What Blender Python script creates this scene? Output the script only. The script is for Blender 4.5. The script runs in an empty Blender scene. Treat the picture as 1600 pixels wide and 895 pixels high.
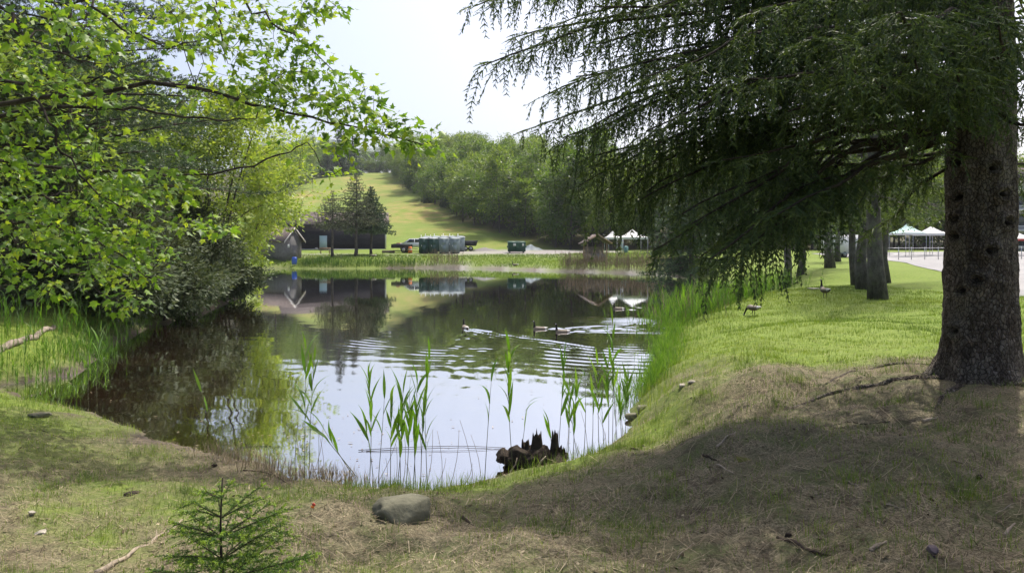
import bpy, math, random
import numpy as np
from mathutils import Vector, Matrix

# ------------------------------------------------------------------ camera, sky, sun, exposure
scene = bpy.context.scene
C = scene.collection
FPX, HOR, EYE = 1150.0, 385.0, 2.6          # focal length and horizon row of the photograph (1600 x 895), eye above the water
cam_data = bpy.data.cameras.new('camera')
cam = bpy.data.objects.new('camera', cam_data); C.objects.link(cam)
cam.location = (0, 0, EYE); cam.rotation_euler = (math.radians(90), 0, 0)
cam_data.sensor_width = 36.0; cam_data.lens = 36.0 * FPX / 1600.0
cam_data.shift_y = -(447.5 - HOR) / 1600.0
cam_data.clip_start = 0.05; cam_data.clip_end = 3000.0
scene.camera = cam

SUN_AZ, SUN_EL = math.radians(34), math.radians(62)     # azimuth from +Y towards +X
world = bpy.data.worlds.new('World'); scene.world = world; world.use_nodes = True
wn = world.node_tree; bg = wn.nodes['Background']
sky = wn.nodes.new('ShaderNodeTexSky'); sky.sky_type = 'NISHITA'; sky.sun_disc = False
sky.sun_elevation = SUN_EL; sky.sun_rotation = SUN_AZ
sky.air_density = 0.8; sky.dust_density = 8.0; sky.ozone_density = 1.0; sky.altitude = 300
wn.links.new(sky.outputs[0], bg.inputs[0]); bg.inputs[1].default_value = 0.135
sun_d = bpy.data.lights.new('sun', 'SUN'); sun_d.energy = 2.6; sun_d.angle = math.radians(0.6); sun_d.color = (1, 0.95, 0.86)
sun = bpy.data.objects.new('sun', sun_d); C.objects.link(sun)
sdir = Vector((math.sin(SUN_AZ)*math.cos(SUN_EL), math.cos(SUN_AZ)*math.cos(SUN_EL), math.sin(SUN_EL)))
sun.rotation_euler = sdir.to_track_quat('Z', 'Y').to_euler(); sun.location = sdir*60
vs = scene.view_settings
vs.view_transform = 'Standard'; vs.look = 'None'; vs.gamma = 1.0; vs.exposure = 1.0; vs.use_curve_mapping = False
scene.cycles.max_bounces = 8; scene.cycles.transparent_max_bounces = 8
scene.cycles.diffuse_bounces = 4; scene.cycles.glossy_bounces = 3; scene.cycles.transmission_bounces = 4
scene.cycles.use_denoising = True

rng = np.random.default_rng(11)
random.seed(11)

# ------------------------------------------------------------------ small helpers
def at(px, py, d):                 # a point of the photograph at depth d
    return np.array([(px-800)/FPX*d, d, EYE-(py-HOR)/FPX*d])

def _h(ix, iy, seed):
    n = (ix.astype(np.int64)*374761393 + iy.astype(np.int64)*668265263 + seed*1442695041) & 0xFFFFFFFF
    n = ((n ^ (n >> 13))*1274126177) & 0xFFFFFFFF
    return ((n ^ (n >> 16)) & 0xFFFF)/65535.0

def vnoise(x, y, seed=0):
    x = np.asarray(x, float); y = np.asarray(y, float)
    ix = np.floor(x); iy = np.floor(y); fx = x-ix; fy = y-iy
    fx = fx*fx*(3-2*fx); fy = fy*fy*(3-2*fy)
    a = _h(ix, iy, seed); b = _h(ix+1, iy, seed); c = _h(ix, iy+1, seed); d = _h(ix+1, iy+1, seed)
    return (a*(1-fx)+b*fx)*(1-fy)+(c*(1-fx)+d*fx)*fy*1.0 - 0.5

def fbm(x, y, seed=0, octv=4):
    s = 0; a = 1.0
    for k in range(octv):
        s = s + a*vnoise(x*2**k, y*2**k, seed+k*17); a *= .5
    return s

def norm(v):
    return v/np.maximum(np.linalg.norm(v, axis=-1, keepdims=True), 1e-9)

def sstep(a, b, x):
    t = np.clip((x-a)/(b-a), 0, 1); return t*t*(3-2*t)

def make_mesh(name, V, F, mats=(), attrs=None, smooth=False, fmat=None):
    """V (n,3); F a list of (k,3)/(k,4) int arrays."""
    if not isinstance(F, (list, tuple)): F = [F]
    F = [np.asarray(f, np.int32) for f in F if len(f)]
    me = bpy.data.meshes.new(name)
    V = np.asarray(V, np.float32)
    me.vertices.add(len(V)); me.vertices.foreach_set('co', V.ravel())
    loops = np.concatenate([f.ravel() for f in F]); tot = np.concatenate([np.full(len(f), f.shape[1], np.int32) for f in F])
    st = np.concatenate([[0], np.cumsum(tot)[:-1]]).astype(np.int32)
    me.loops.add(len(loops)); me.loops.foreach_set('vertex_index', loops)
    me.polygons.add(len(tot)); me.polygons.foreach_set('loop_start', st); me.polygons.foreach_set('loop_total', tot)
    if smooth: me.polygons.foreach_set('use_smooth', np.ones(len(tot), bool))
    for m in mats: me.materials.append(m)
    if fmat is not None: me.polygons.foreach_set('material_index', np.asarray(fmat, np.int32))
    for k, a in (attrs or {}).items():
        a = np.asarray(a, np.float32)
        if a.ndim == 1:
            at_ = me.attributes.new(k, 'FLOAT', 'POINT'); at_.data.foreach_set('value', a)
        else:
            at_ = me.attributes.new(k, 'FLOAT_COLOR', 'POINT')
            at_.data.foreach_set('color', np.concatenate([a, np.ones((len(a), 1))], 1).astype(np.float32).ravel())
    me.update(calc_edges=True); me.validate()
    return me

def link(name, me, parent=None, loc=None, rz=None, scale=None):
    o = bpy.data.objects.new(name, me); C.objects.link(o)
    if parent is not None: o.parent = parent
    if loc is not None: o.location = [float(v) for v in loc]
    if rz is not None: o.rotation_euler = (0, 0, rz)
    if scale is not None: o.scale = (scale, scale, scale) if np.isscalar(scale) else scale
    return o

def tag(o, label=None, cat=None, group=None, kind=None):
    if label: o['label'] = label
    if cat: o['category'] = cat
    if group: o['group'] = group
    if kind: o['kind'] = kind
    return o

def thing(name, label, cat, loc=(0, 0, 0), rz=0, group=None):
    o = bpy.data.objects.new(name, None); C.objects.link(o)
    o.empty_display_size = .2
    o.location = [float(v) for v in loc]; o.rotation_euler = (0, 0, rz)
    return tag(o, label, cat, group)

def dup(root, loc, rz, label, group=None, scale=1.0):
    r = root.copy(); C.objects.link(r); r.location = [float(v) for v in loc]; r.rotation_euler = (0, 0, rz)
    r.scale = (scale,)*3 if np.isscalar(scale) else scale
    r['label'] = label
    if group: r['group'] = group
    for ch in list(root.children):
        c = ch.copy(); C.objects.link(c); c.parent = r
        for g in list(ch.children):
            d = g.copy(); C.objects.link(d); d.parent = c
    return r

class MB:
    """collects boxes, prisms and tubes for one mesh"""
    def __init__(s): s.V = []; s.F3 = []; s.F4 = []; s.n = 0
    def add(s, V, F3=(), F4=()):
        V = np.asarray(V, float)
        if len(F3): s.F3.append(np.asarray(F3)+s.n)
        if len(F4): s.F4.append(np.asarray(F4)+s.n)
        s.V.append(V); s.n += len(V); return s
    def box(s, c, size, rz=0, taper=1.0, rot=None):
        hx, hy, hz = [v/2 for v in size]
        P = np.array([[-hx,-hy,-hz],[hx,-hy,-hz],[hx,hy,-hz],[-hx,hy,-hz],
                      [-hx*taper,-hy*taper,hz],[hx*taper,-hy*taper,hz],[hx*taper,hy*taper,hz],[-hx*taper,hy*taper,hz]])
        if rot is not None: P = P@np.array(rot).T
        if rz: P = P@np.array([[math.cos(rz),-math.sin(rz),0],[math.sin(rz),math.cos(rz),0],[0,0,1]]).T
        return s.add(P+np.array(c), F4=[[3,2,1,0],[4,5,6,7],[0,1,5,4],[1,2,6,5],[2,3,7,6],[3,0,4,7]])
    def prism(s, poly, axis, a, b):
        """poly of 2-D points extruded along axis ('x','y','z') from a to b"""
        n = len(poly); P = []
        for t in (a, b):
            for u, v in poly:
                P.append({'x': (t, u, v), 'y': (u, t, v), 'z': (u, v, t)}[axis])
        F3 = []; F4 = [[i, (i+1) % n, n+(i+1) % n, n+i] for i in range(n)]
        for i in range(1, n-1): F3 += [[0, i+1, i], [n, n+i, n+i+1]]
        return s.add(P, F3, F4)
    def tube(s, pts, rad, sides=8, cap=True):
        V, F4, F3 = tube(pts, rad, sides, cap); return s.add(V, F3, F4)
    def build(s, name, mat, parent=None, smooth=False, **k):
        F = []
        if s.F3: F.append(np.concatenate(s.F3))
        if s.F4: F.append(np.concatenate(s.F4))
        me = make_mesh(name, np.concatenate(s.V), F, [mat] if mat else [], smooth=smooth)
        return link(name, me, parent, **k)

def tube(pts, rad, sides=6, cap=True):
    pts = np.asarray(pts, float); n = len(pts); rad = np.broadcast_to(np.asarray(rad, float), (n,))
    T = np.gradient(pts, axis=0); T = norm(T)
    up = np.array([0, 0, 1.0]) if abs(T[0, 2]) < .9 else np.array([1.0, 0, 0])
    S = norm(np.cross(T, up)); U = np.cross(S, T)
    a = np.arange(sides)/sides*2*np.pi
    V = pts[:, None]+rad[:, None, None]*(np.cos(a)[None, :, None]*S[:, None]+np.sin(a)[None, :, None]*U[:, None])
    V = V.reshape(-1, 3)
    i = np.arange(n-1)[:, None]*sides; j = np.arange(sides)[None]; k = (j+1) % sides
    F = np.stack([i+j, i+k, i+sides+k, i+sides+j], -1).reshape(-1, 4)
    F3 = []
    if cap:
        for q in range(1, sides-1): F3 += [[0, q+1, q], [(n-1)*sides, (n-1)*sides+q, (n-1)*sides+q+1]]
    return V, F, F3

def frames(axis, up):
    """columns: side, axis, normal"""
    y = norm(axis); x = norm(np.cross(y, up)); z = np.cross(x, y)
    return np.stack([x, y, z], -1)

def scatter(TV, TF, pos, R, sc):
    """copies of a template (m verts) at N places -> V, F"""
    N = len(pos); m = len(TV)
    sc = np.asarray(sc, float)
    if sc.ndim == 1: sc = sc[:, None]
    V = np.einsum('nij,nmj->nmi', R, TV[None]*sc[:, None, :])+pos[:, None]
    F = (TF[None]+(np.arange(N)*m)[:, None, None]).reshape(-1, TF.shape[1])
    return V.reshape(-1, 3), F

# ------------------------------------------------------------------ materials
class NT:
    def __init__(s, name):
        s.m = bpy.data.materials.new(name); s.m.use_nodes = True
        s.t = s.m.node_tree; s.t.nodes.clear()
        s.out = s.t.nodes.new('ShaderNodeOutputMaterial')
    def n(s, typ, ins=None, **props):
        nd = s.t.nodes.new(typ)
        for k, v in props.items(): setattr(nd, k, v)
        for k, v in (ins or {}).items():
            if isinstance(v, bpy.types.NodeSocket): s.t.links.new(v, nd.inputs[k])
            else: nd.inputs[k].default_value = v
        return nd
    def attr(s, name): return s.n('ShaderNodeAttribute', attribute_name=name)
    def pos(s): return s.n('ShaderNodeNewGeometry').outputs['Position']
    def noise(s, vec, scale, detail=4, rough=.55, out='Fac'):
        nd = s.n('ShaderNodeTexNoise', {'Scale': scale, 'Detail': detail, 'Roughness': rough})
        if vec is not None: s.t.links.new(vec, nd.inputs['Vector'])
        return nd.outputs[out]
    def ramp(s, fac, stops):
        nd = s.n('ShaderNodeValToRGB', {'Fac': fac}); el = nd.color_ramp.elements
        while len(el) < len(stops): el.new(.5)
        for e, (p, c) in zip(el, stops): e.position = p; e.color = tuple(c)+(1,) if len(c) == 3 else c
        return nd.outputs['Color']
    def mix(s, fac, a, b, mode='MIX'):
        nd = s.n('ShaderNodeMix', data_type='RGBA', blend_type=mode)
        for k, v in ((0, fac), (6, a), (7, b)):
            if isinstance(v, bpy.types.NodeSocket): s.t.links.new(v, nd.inputs[k])
            else: nd.inputs[k].default_value = v if k == 0 else tuple(v)+(1,)
        return nd.outputs[2]
    def math(s, op, a, b=0.0, clamp=False):
        nd = s.n('ShaderNodeMath', {0: a, 1: b}, operation=op); nd.use_clamp = clamp
        return nd.outputs[0]
    def bump(s, h, strength=.5, dist=.02):
        return s.n('ShaderNodeBump', {'Height': h, 'Strength': strength, 'Distance': dist}).outputs[0]
    def bsdf(s, col, rough=.8, normal=None, spec=.3, metal=0.0):
        ins = {'Base Color': col if isinstance(col, bpy.types.NodeSocket) else tuple(col)+(1,), 'Roughness': rough, 'Specular IOR Level': spec, 'Metallic': metal}
        if normal is not None: ins['Normal'] = normal
        nd = s.n('ShaderNodeBsdfPrincipled', ins)
        return nd.outputs[0]
    def done(s, sh):
        s.t.links.new(sh, s.out.inputs['Surface']); return s.m

def paint(name, col, rough=.6, spec=.3, metal=0.0, var=.25, scale=6.0, bump=.15):
    """a plain coloured surface with uneven wear"""
    t = NT(name); tc = t.n('ShaderNodeTexCoord').outputs['Object']
    nz = t.noise(tc, scale, 6, .6); c = np.array(col)
    cr = t.ramp(nz, [(.25, tuple(c*(1-var))), (.55, tuple(c)), (.8, tuple(np.minimum(c*(1+var), .95)))])
    b = t.bump(t.noise(tc, scale*6, 3), bump, .01)
    rr = t.n('ShaderNodeMapRange', {'Value': nz, 3: max(rough-.12, .05), 4: min(rough+.12, 1)}).outputs[0]
    return t.done(t.bsdf(cr, rr, b, spec, metal))

def leaf_mat(name, dark, mid, light, trans=.4, tcol=(1.3, 1.25, .5), rough=.45, obj_var=0.0, spec=.35):
    """leaf: colour by the 'tint' attribute (0..1), reflective front plus light through the blade"""
    t = NT(name)
    f = t.attr('tint').outputs['Fac']
    if obj_var:
        r = t.n('ShaderNodeObjectInfo').outputs['Random']
        f = t.math('ADD', f, t.math('MULTIPLY', t.math('SUBTRACT', r, .5), obj_var), clamp=True)
    c = t.ramp(f, [(0.0, dark), (.5, mid), (1.0, light)])
    p = t.bsdf(c, rough, None, spec)
    tc = t.mix(1.0, c, tcol, 'MULTIPLY')
    tr = t.n('ShaderNodeBsdfTranslucent', {'Color': tc}).outputs[0]
    mx = t.n('ShaderNodeMixShader', {0: trans, 1: p, 2: tr}).outputs[0]
    return t.done(mx)

def bark_mat(name, dark, light, scale=8.0, stretch=.35, bump=.8, moss=0.0):
    t = NT(name); tc = t.n('ShaderNodeTexCoord').outputs['Object']
    mp = t.n('ShaderNodeMapping', {'Vector': tc, 'Scale': (1, 1, stretch)}).outputs[0]
    nz = t.noise(mp, scale, 8, .65)
    vo = t.n('ShaderNodeTexVoronoi', {'Vector': mp, 'Scale': scale*2.2}, feature='DISTANCE_TO_EDGE').outputs[0]
    big = t.noise(tc, scale*.25, 3)
    c = t.ramp(nz, [(.3, dark), (.68, light)])
    c = t.mix(t.ramp(t.noise(tc, scale*3.5, 6, .75), [(.40, (.55,)*3), (.58, (0,)*3)]), c, tuple(np.array(dark)*.7))
    c = t.mix(t.ramp(big, [(.45, (0, 0, 0)), (.7, (.45,)*3)]), c, tuple(np.array(light)*1.25))
    if moss: c = t.mix(t.ramp(t.noise(tc, 3.0, 5), [(.52, (0, 0, 0)), (.66, (moss,)*3)]), c, (.16, .19, .10))
    fine = t.noise(mp, scale*5, 5, .7)
    h = t.math('ADD', t.math('ADD', t.math('MULTIPLY', nz, .9), t.math('MULTIPLY', fine, .5)), t.math('MINIMUM', t.math('MULTIPLY', vo, 2.0), .15))
    return t.done(t.bsdf(c, .92, t.bump(h, bump, .03), .15))

def plate_bark(name):
    """scaly spruce bark: small raised flakes, dark cracks between them, lichen specks"""
    t = NT(name); tc = t.n('ShaderNodeTexCoord').outputs['Object']
    wob = t.n('ShaderNodeTexNoise', {'Vector': tc, 'Scale': 9.0, 'Detail': 4}).outputs['Color']
    v = t.n('ShaderNodeMix', {0: .06, 4: tc, 5: wob}, data_type='VECTOR').outputs[1]
    mp = t.n('ShaderNodeMapping', {'Vector': v, 'Scale': (1, 1, .55)}).outputs[0]
    f1 = t.n('ShaderNodeTexVoronoi', {'Vector': mp, 'Scale': 34.0})
    ed = t.n('ShaderNodeTexVoronoi', {'Vector': mp, 'Scale': 34.0}, feature='DISTANCE_TO_EDGE').outputs[0]
    nz = t.noise(mp, 14, 8, .7); big = t.noise(tc, 2.2, 4); fine = t.noise(tc, 90, 4, .7)
    c = t.ramp(t.n('ShaderNodeSeparateColor', {0: f1.outputs['Color']}).outputs[0], [(0.0, (.115, .094, .076)), (.5, (.205, .172, .142)), (1.0, (.31, .27, .23))])
    c = t.mix(t.ramp(nz, [(.42, (.75,)*3), (.62, (0,)*3)]), c, (.055, .043, .033))
    c = t.mix(t.ramp(big, [(.45, (0,)*3), (.62, (.65,)*3)]), c, (.23, .21, .17))
    stv = t.n('ShaderNodeMapping', {'Vector': tc, 'Scale': (1, 1, .16)}).outputs[0]
    c = t.mix(t.ramp(t.noise(stv, 7, 5, .6), [(.52, (0,)*3), (.68, (.6,)*3)]), c, (.075, .058, .045))
    c = t.mix(t.ramp(ed, [(0.0, (.85,)*3), (.10, (0,)*3)]), c, (.018, .014, .011))
    c = t.mix(t.ramp(t.noise(tc, 26, 3, .6), [(.67, (0,)*3), (.72, (.7,)*3)]), c, (.30, .31, .27))
    h = t.math('ADD', t.math('MINIMUM', t.math('MULTIPLY', ed, 3.0), .6), t.math('ADD', t.math('MULTIPLY', nz, .9), t.math('MULTIPLY', fine, .35)))
    return t.done(t.bsdf(c, .93, t.bump(h, 1.0, .035), .15))

# ------------------------------------------------------------------ the lie of the land
POND = np.array([(-.9,7.75),(-.36,8.1),(.05,8.4),(.5,8.65),(.985,9.0),(1.63,10.0),(2.0,11.9),(2.6,14.2),(3.6,18.1),(4.6,22.1),(7,27),(11.6,35),(16.7,44.6),
    (17,54),(14.5,63),(12,69.5),(8,74),(4,77),(-3,85),(-8,89),(-14,88),(-22,85.5),(-28,88),(-36,82),(-33,66),(-22,50),(-16.5,43),(-14.2,38.8),(-12.9,31.5),
    (-11.8,23.9),(-10.7,19.3),(-9.0,15.2),(-9.6,13.7),(-8.4,12.6),(-6.6,11.5),(-5.5,10.7),(-4.77,9.9),(-3.8,9.3),(-2.9,8.75),(-2.35,8.15),(-1.7,7.9),(-1.3,7.75)])

def pond_sd(x, y):
    """signed distance to the water's edge, positive on land"""
    x = np.asarray(x, float); y = np.asarray(y, float)
    d = np.full(x.shape, 1e9); ins = np.zeros(x.shape, bool)
    n = len(POND)
    for i in range(n):
        ax, ay = POND[i]; bx, by = POND[(i+1) % n]
        ex, ey = bx-ax, by-ay
        t = np.clip(((x-ax)*ex+(y-ay)*ey)/(ex*ex+ey*ey), 0, 1)
        d = np.minimum(d, np.hypot(x-ax-t*ex, y-ay-t*ey))
        c = (ay > y) != (by > y)
        with np.errstate(divide='ignore', invalid='ignore'):
            ins ^= c & (x < (bx-ax)*(y-ay)/(by-ay if by != ay else 1e-9)+ax)
    return np.where(ins, -d, d)

CP = np.array([(0,-8,1.3),(0,0,1.0),(-4,2,.85),(4,2,1.1),(5,8,1.16),(.4,7.6,.36),(.1,7.0,.5),(-.6,6.8,.5),(1.0,8.2,.45),(2.6,7.0,.98),(3.3,9.6,1.05),(2.9,11.5,.95),(-3,5.5,.62),(-5,7.5,.5),(-8,9,.62),(-9,4,1.0),(-9.5,11.2,.6),(-12,15,.9),(12.4,25,.80),(13,30,.85),(12,37,.6),
    (7,15,.9),(6,20,.62),(9,11,1.15),(16,19,1.2),(20,50,1.15),(22,30,1.15),(24,40,1.2),(30,70,1.3),(60,60,1.4),(60,110,2.0),(100,100,1.8),(-14,20,1.4),(-16,30,1.5),(-17,36,1.2),(-30,40,2.5),(-45,70,3.0),
    (-34,97,1.7),(-20,100,1.65),(-9,99,1.55),(-9,105,1.95),(-20,112,2.2),(10,98,1.6),(8,88,1.1),(12,108,2.0),(20,80,1.1),(0,116,2.2),(-35,118,2.3),(30,118,2.4),(-80,100,3.0),(-60,20,3),(60,0,1.5),(30,10,1.3),(-30,0,1.5)])

def hill(x, y):
    t = np.clip(y-121, 0, None)
    z = 0.168*(t-10*(1-np.exp(-t/10)))
    top = 39.0
    z = np.where(z > top-8, top-8+8*np.tanh((z-top+8)/8), z)
    lat = 1-0.72*sstep(5, 130, x-(y-120)*.05)
    return z*lat

def ground_z(x, y, detail=True):
    x = np.asarray(x, float); y = np.asarray(y, float)
    sh = x.shape; xf = x.ravel(); yf = y.ravel()
    num = np.zeros(xf.shape); den = np.zeros(xf.shape)
    for cx, cy, cz in CP:
        d2 = (xf-cx)**2+(yf-cy)**2+.6
        w = d2**-1.6; num += w*cz; den += w
    base = num/den
    sd = pond_sd(xf, yf)+.22*fbm(xf*1.3, yf*1.3, 3, 3)*np.clip(yf/10, .6, 4)*.7
    s = np.where(yf > 60, 5.0, 1.15)                                  # how steep the bank is
    s = np.where((xf < -2.2) & (yf < 13), 2.6, s)
    s = np.where((xf > 0) & (yf < 14), .8, s)
    land = base*(1-np.exp(-np.clip(sd, 0, None)/s))+.015
    bed = -np.clip(-sd*.22, 0, 1.4)-.02
    z = np.where(sd > 0, land, bed)
    z = z+hill(xf, yf)
    if detail:
        near = np.exp(-np.clip(yf-4, 0, None)/22)
        land01 = np.clip(sd/.8, 0, 1)
        z = z+land01*(.17*fbm(xf*.9, yf*.9, 5, 3)*near+.085*fbm(xf*2.7, yf*2.7, 7, 3)*near+.034*fbm(xf*9, yf*9, 9, 2)*near)
        # mounds of roots and soil in front of the big spruce
        for mx, my, r, hh in ((2.2, 6.6, .50, .14), (3.2, 5.9, .6, .16), (2.9, 9.3, .45, .14), (1.7, 6.9, .30, .09), (3.9, 5.0, .45, .10), (2.75, 8.2, .35, .10), (1.2, 6.0, .4, .07), (2.4, 10.4, .35, .10), (3.6, 7.2, .4, .08)):
            z = z+hh*np.exp(-((xf-mx)**2+(yf-my)**2)/r**2)
        far = sstep(120, 160, yf)
        z = z+far*1.4*fbm(xf/24, yf/24, 21, 3)
    return z.reshape(sh)

def gz(x, y): return float(ground_z(np.array([x]), np.array([y]))[0])

def hit(px, py, lo=2.5, hi=420.0):
    """where the ray through a pixel meets the land (or the water)"""
    ds = np.geomspace(lo, hi, 3000)
    X = (px-800)/FPX*ds; Z = EYE-(py-HOR)/FPX*ds
    g = np.maximum(ground_z(X, ds), 0.0)
    i = np.argmax(Z <= g)
    return np.array([X[i], ds[i], g[i]])

def axis(f0, f1, step, lo, hi, growth):
    a = list(np.arange(f0, f1+1e-6, step)); s = step
    while a[-1] < hi: s = min(s*growth, 14); a.append(a[-1]+s)
    s = step; b = [f0]
    while b[-1] > lo: s = min(s*growth, 14); b.append(b[-1]-s)
    return np.array(b[:0:-1]+a)

# what covers the land: weights 0..1
def cover(x, y):
    sd = pond_sd(x, y)
    n1 = fbm(x*.55, y*.55, 31, 4); n2 = fbm(x*2.3, y*2.3, 41, 3)
    sp = np.sqrt(((x-4.2)/5.6)**2+((y-5.2)/4.9)**2)                  # litter below the spruce
    litter = 1-sstep(.82, 1.12, sp+.35*n1+.12*n2)
    lf = sstep(-.4, -2.6, x)*sstep(9.0, 6.6, y)*.0
    left = (x < 0.6) & (y < 9.5)
    lw = np.clip(.92-1.5*n1-.8*n2, 0, 1)
    strip = np.exp(-(np.clip(sd, 0, None)-.5)**2/.35)*sstep(-1.9, -1.2, x)   # greener strip along the near shore
    spit = sstep(6.6, 8.4, y-.25*(x+6))*sstep(-3.4, -4.6, x)
    lw = lw*(1-.62*spit)*(1-.75*strip)
    litter = np.where(left, np.maximum(litter*.9, lw), litter)
    litter = litter*(1-.95*strip*(y < 10)*(x > -2))
    mud = np.where((x < -1.2) & (y < 11), np.exp(-np.clip(sd, 0, None)/.95), np.exp(-np.clip(sd, 0, None)/.18))
    mud = np.clip(mud*(1+1.1*n2), 0, 1)*(sd < 2.5)
    mud = np.where(sd < .05, 1.0, mud)
    mud = mud*np.where((x > 1.3) & (y > 9) & (y < 60), .35, 1)
    bank = np.exp(-((x-2.75)/.55)**2-((y-10.8)/1.3)**2)*(.7+1.2*n2)        # bare soil on the lit bank
    litter = np.clip(np.maximum(litter, bank), 0, 1)
    # gravel round the barn, the asphalt lot is a sheet of its own
    gr = sstep(97.0, 99.0, y+1.2*n1)*sstep(101.5, 100.2, y+1.2*n1)*sstep(-48, -44, x)*sstep(14, 6, x)
    lot = sstep(1.15, .85, np.sqrt(((x-3)/12.5)**2+((y-104.5)/6.0)**2)+.25*n1)
    gr = np.maximum(gr, lot)
    shore = np.exp(-(np.clip(sd-.2, 0, None)/.75)**2)*sstep(60, 66, y)*sstep(-14, -8, x)
    gr = np.maximum(gr, shore*.95)
    dry_lane = 0
    dry = np.clip(.36+2.2*fbm(x/13, y/9, 51, 5), 0, 1)*sstep(118, 140, y)
    patch = np.exp(-((x+26)/9)**2-((y-196)/22)**2)+.7*np.exp(-((x+66)/9)**2-((y-200)/16)**2)
    dry = np.clip(dry+patch*(.8+1.4*fbm(x/6, y/6, 61, 3)), 0, 1)
    forest = forest_floor(x, y)
    return dict(litter=litter, mud=mud, gravel=gr, dry=dry, forest=forest)

TL = np.array([(14,112),(10,118),(4.5,135),(-4,150),(-14,175),(-34,250),(-54,340),(-60,420)])   # foot of the wood right of the slope
TLL = np.array([(-62,118),(-66,180),(-76,270),(-86,340),(-90,420)])
def tl_x(y): return np.interp(y, TL[:, 1], TL[:, 0])
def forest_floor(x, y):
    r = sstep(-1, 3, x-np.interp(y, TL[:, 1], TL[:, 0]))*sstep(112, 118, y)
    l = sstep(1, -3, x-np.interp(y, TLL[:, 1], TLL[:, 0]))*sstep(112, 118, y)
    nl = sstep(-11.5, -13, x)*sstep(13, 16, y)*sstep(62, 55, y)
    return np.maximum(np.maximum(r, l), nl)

# ------------------------------------------------------------------ ground sheet
xs = axis(-9, 9, .105, -420, 420, 1.08); ys = axis(2.4, 13, .10, -25, 640, 1.065)
GX, GY = np.meshgrid(xs, ys)
GZ = ground_z(GX, GY)
cv = cover(GX.ravel(), GY.ravel())
nx, ny = len(xs), len(ys)
ii = (np.arange(ny-1)[:, None]*nx+np.arange(nx-1)[None]).ravel()
GF = np.stack([ii, ii+1, ii+nx+1, ii+nx], -1)

def ground_material():
    t = NT('ground_cover'); P = t.pos()
    A = {k: t.attr(k).outputs['Fac'] for k in ('litter', 'mud', 'gravel', 'dry', 'forest')}
    n_f = t.noise(P, 9, 6, .65); n_m = t.noise(P, 1.6, 5); n_ff = t.noise(P, 60, 4, .7); n_l = t.noise(P, .22, 4)
    grass = t.ramp(n_f, [(.28, (.048, .080, .012)), (.5, (.110, .170, .020)), (.72, (.195, .245, .042))])
    grass = t.mix(t.ramp(n_m, [(.4, (0,)*3), (.72, (.55,)*3)]), grass, (.13, .15, .035))
    grass = t.mix(t.ramp(n_l, [(.42, (0,)*3), (.62, (.5,)*3)]), grass, (.15, .20, .04))
    lit = t.ramp(n_ff, [(.28, (.034, .028, .016)), (.46, (.122, .106, .064)), (.58, (.218, .188, .118)), (.74, (.42, .37, .25))])
    lit = t.mix(t.ramp(n_m, [(.45, (0,)*3), (.65, (.6,)*3)]), lit, (.105, .105, .052))
    lit = t.mix(t.ramp(n_f, [(.5, (0,)*3), (.7, (.45,)*3)]), lit, (.175, .142, .088))
    lit = t.mix(t.ramp(t.noise(P, 3.3, 4), [(.50, (0,)*3), (.62, (.65,)*3)]), lit, (.085, .105, .036))
    lit = t.mix(t.ramp(t.noise(P, 4.6, 4), [(.56, (0,)*3), (.66, (.6,)*3)]), lit, (.060, .046, .034))
    mud = t.ramp(n_f, [(.3, (.030, .022, .015)), (.6, (.085, .064, .046)), (.8, (.19, .155, .12))])
    gra = t.ramp(n_ff, [(.25, (.13, .12, .115)), (.5, (.24, .225, .215)), (.75, (.36, .34, .33))])
    dry = t.mix(t.ramp(t.noise(P, .35, 5), [(.35, (0,)*3), (.68, (1,)*3)]), (.115, .185, .018), (.29, .20, .085))
    c = t.mix(A['dry'], grass, dry)
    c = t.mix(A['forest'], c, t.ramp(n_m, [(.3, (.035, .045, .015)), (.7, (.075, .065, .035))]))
    c = t.mix(A['litter'], c, lit); c = t.mix(A['gravel'], c, gra); c = t.mix(A['mud'], c, mud)
    h = t.math('ADD', t.math('MULTIPLY', n_ff, .35), n_f)
    rough = t.n('ShaderNodeMapRange', {'Value': A['mud'], 3: .95, 4: .6}).outputs[0]
    return t.done(t.bsdf(c, rough, t.bump(h, .8, .035), .2))
ground_mat = ground_material()
gme = make_mesh('ground', np.stack([GX.ravel(), GY.ravel(), GZ.ravel()], -1), GF, [ground_mat], cv, smooth=True)
tag(link('ground', gme), kind='structure')

# ------------------------------------------------------------------ the asphalt lot and drive on the right
def asphalt_material():
    t = NT('asphalt'); P = t.pos()
    c = t.ramp(t.noise(P, 30, 5, .7), [(.3, (.15, .15, .155)), (.6, (.22, .218, .22)), (.8, (.32, .315, .31))])
    c = t.mix(t.ramp(t.noise(P, .35, 4), [(.4, (0,)*3), (.65, (.5,)*3)]), c, (.30, .295, .29))
    return t.done(t.bsdf(c, .8, t.bump(t.noise(P, 80, 3), .3, .01), .3))
edge = np.array([(14.6,8),(14.6,14),(14.7,20),(16.6,27),(21,35),(27,48),(33,62),(37.5,80),(39,96)])
far_e = np.array([(22,8),(23,14),(26,20),(31,26),(50,35),(74,48),(88,60),(100,80),(104,96)])
K = 40; tt = np.linspace(0, 1, 26); sel = np.linspace(0, len(edge)-1, 60)
e0 = np.stack([np.interp(sel, np.arange(len(edge)), edge[:, k]) for k in (0, 1)], -1)
e1 = np.stack([np.interp(sel, np.arange(len(edge)), far_e[:, k]) for k in (0, 1)], -1)
RP = e0[:, None]+(e1-e0)[:, None]*tt[None, :, None]
RZ = ground_z(RP[..., 0], RP[..., 1], False)+.03+.03*np.sin(np.clip(tt/.12, 0, 1)*np.pi/2)[None]
RV = np.concatenate([RP, RZ[..., None]], -1).reshape(-1, 3)
ri = (np.arange(59)[:, None]*26+np.arange(25)[None]).ravel()
asphalt = asphalt_material()
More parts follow.
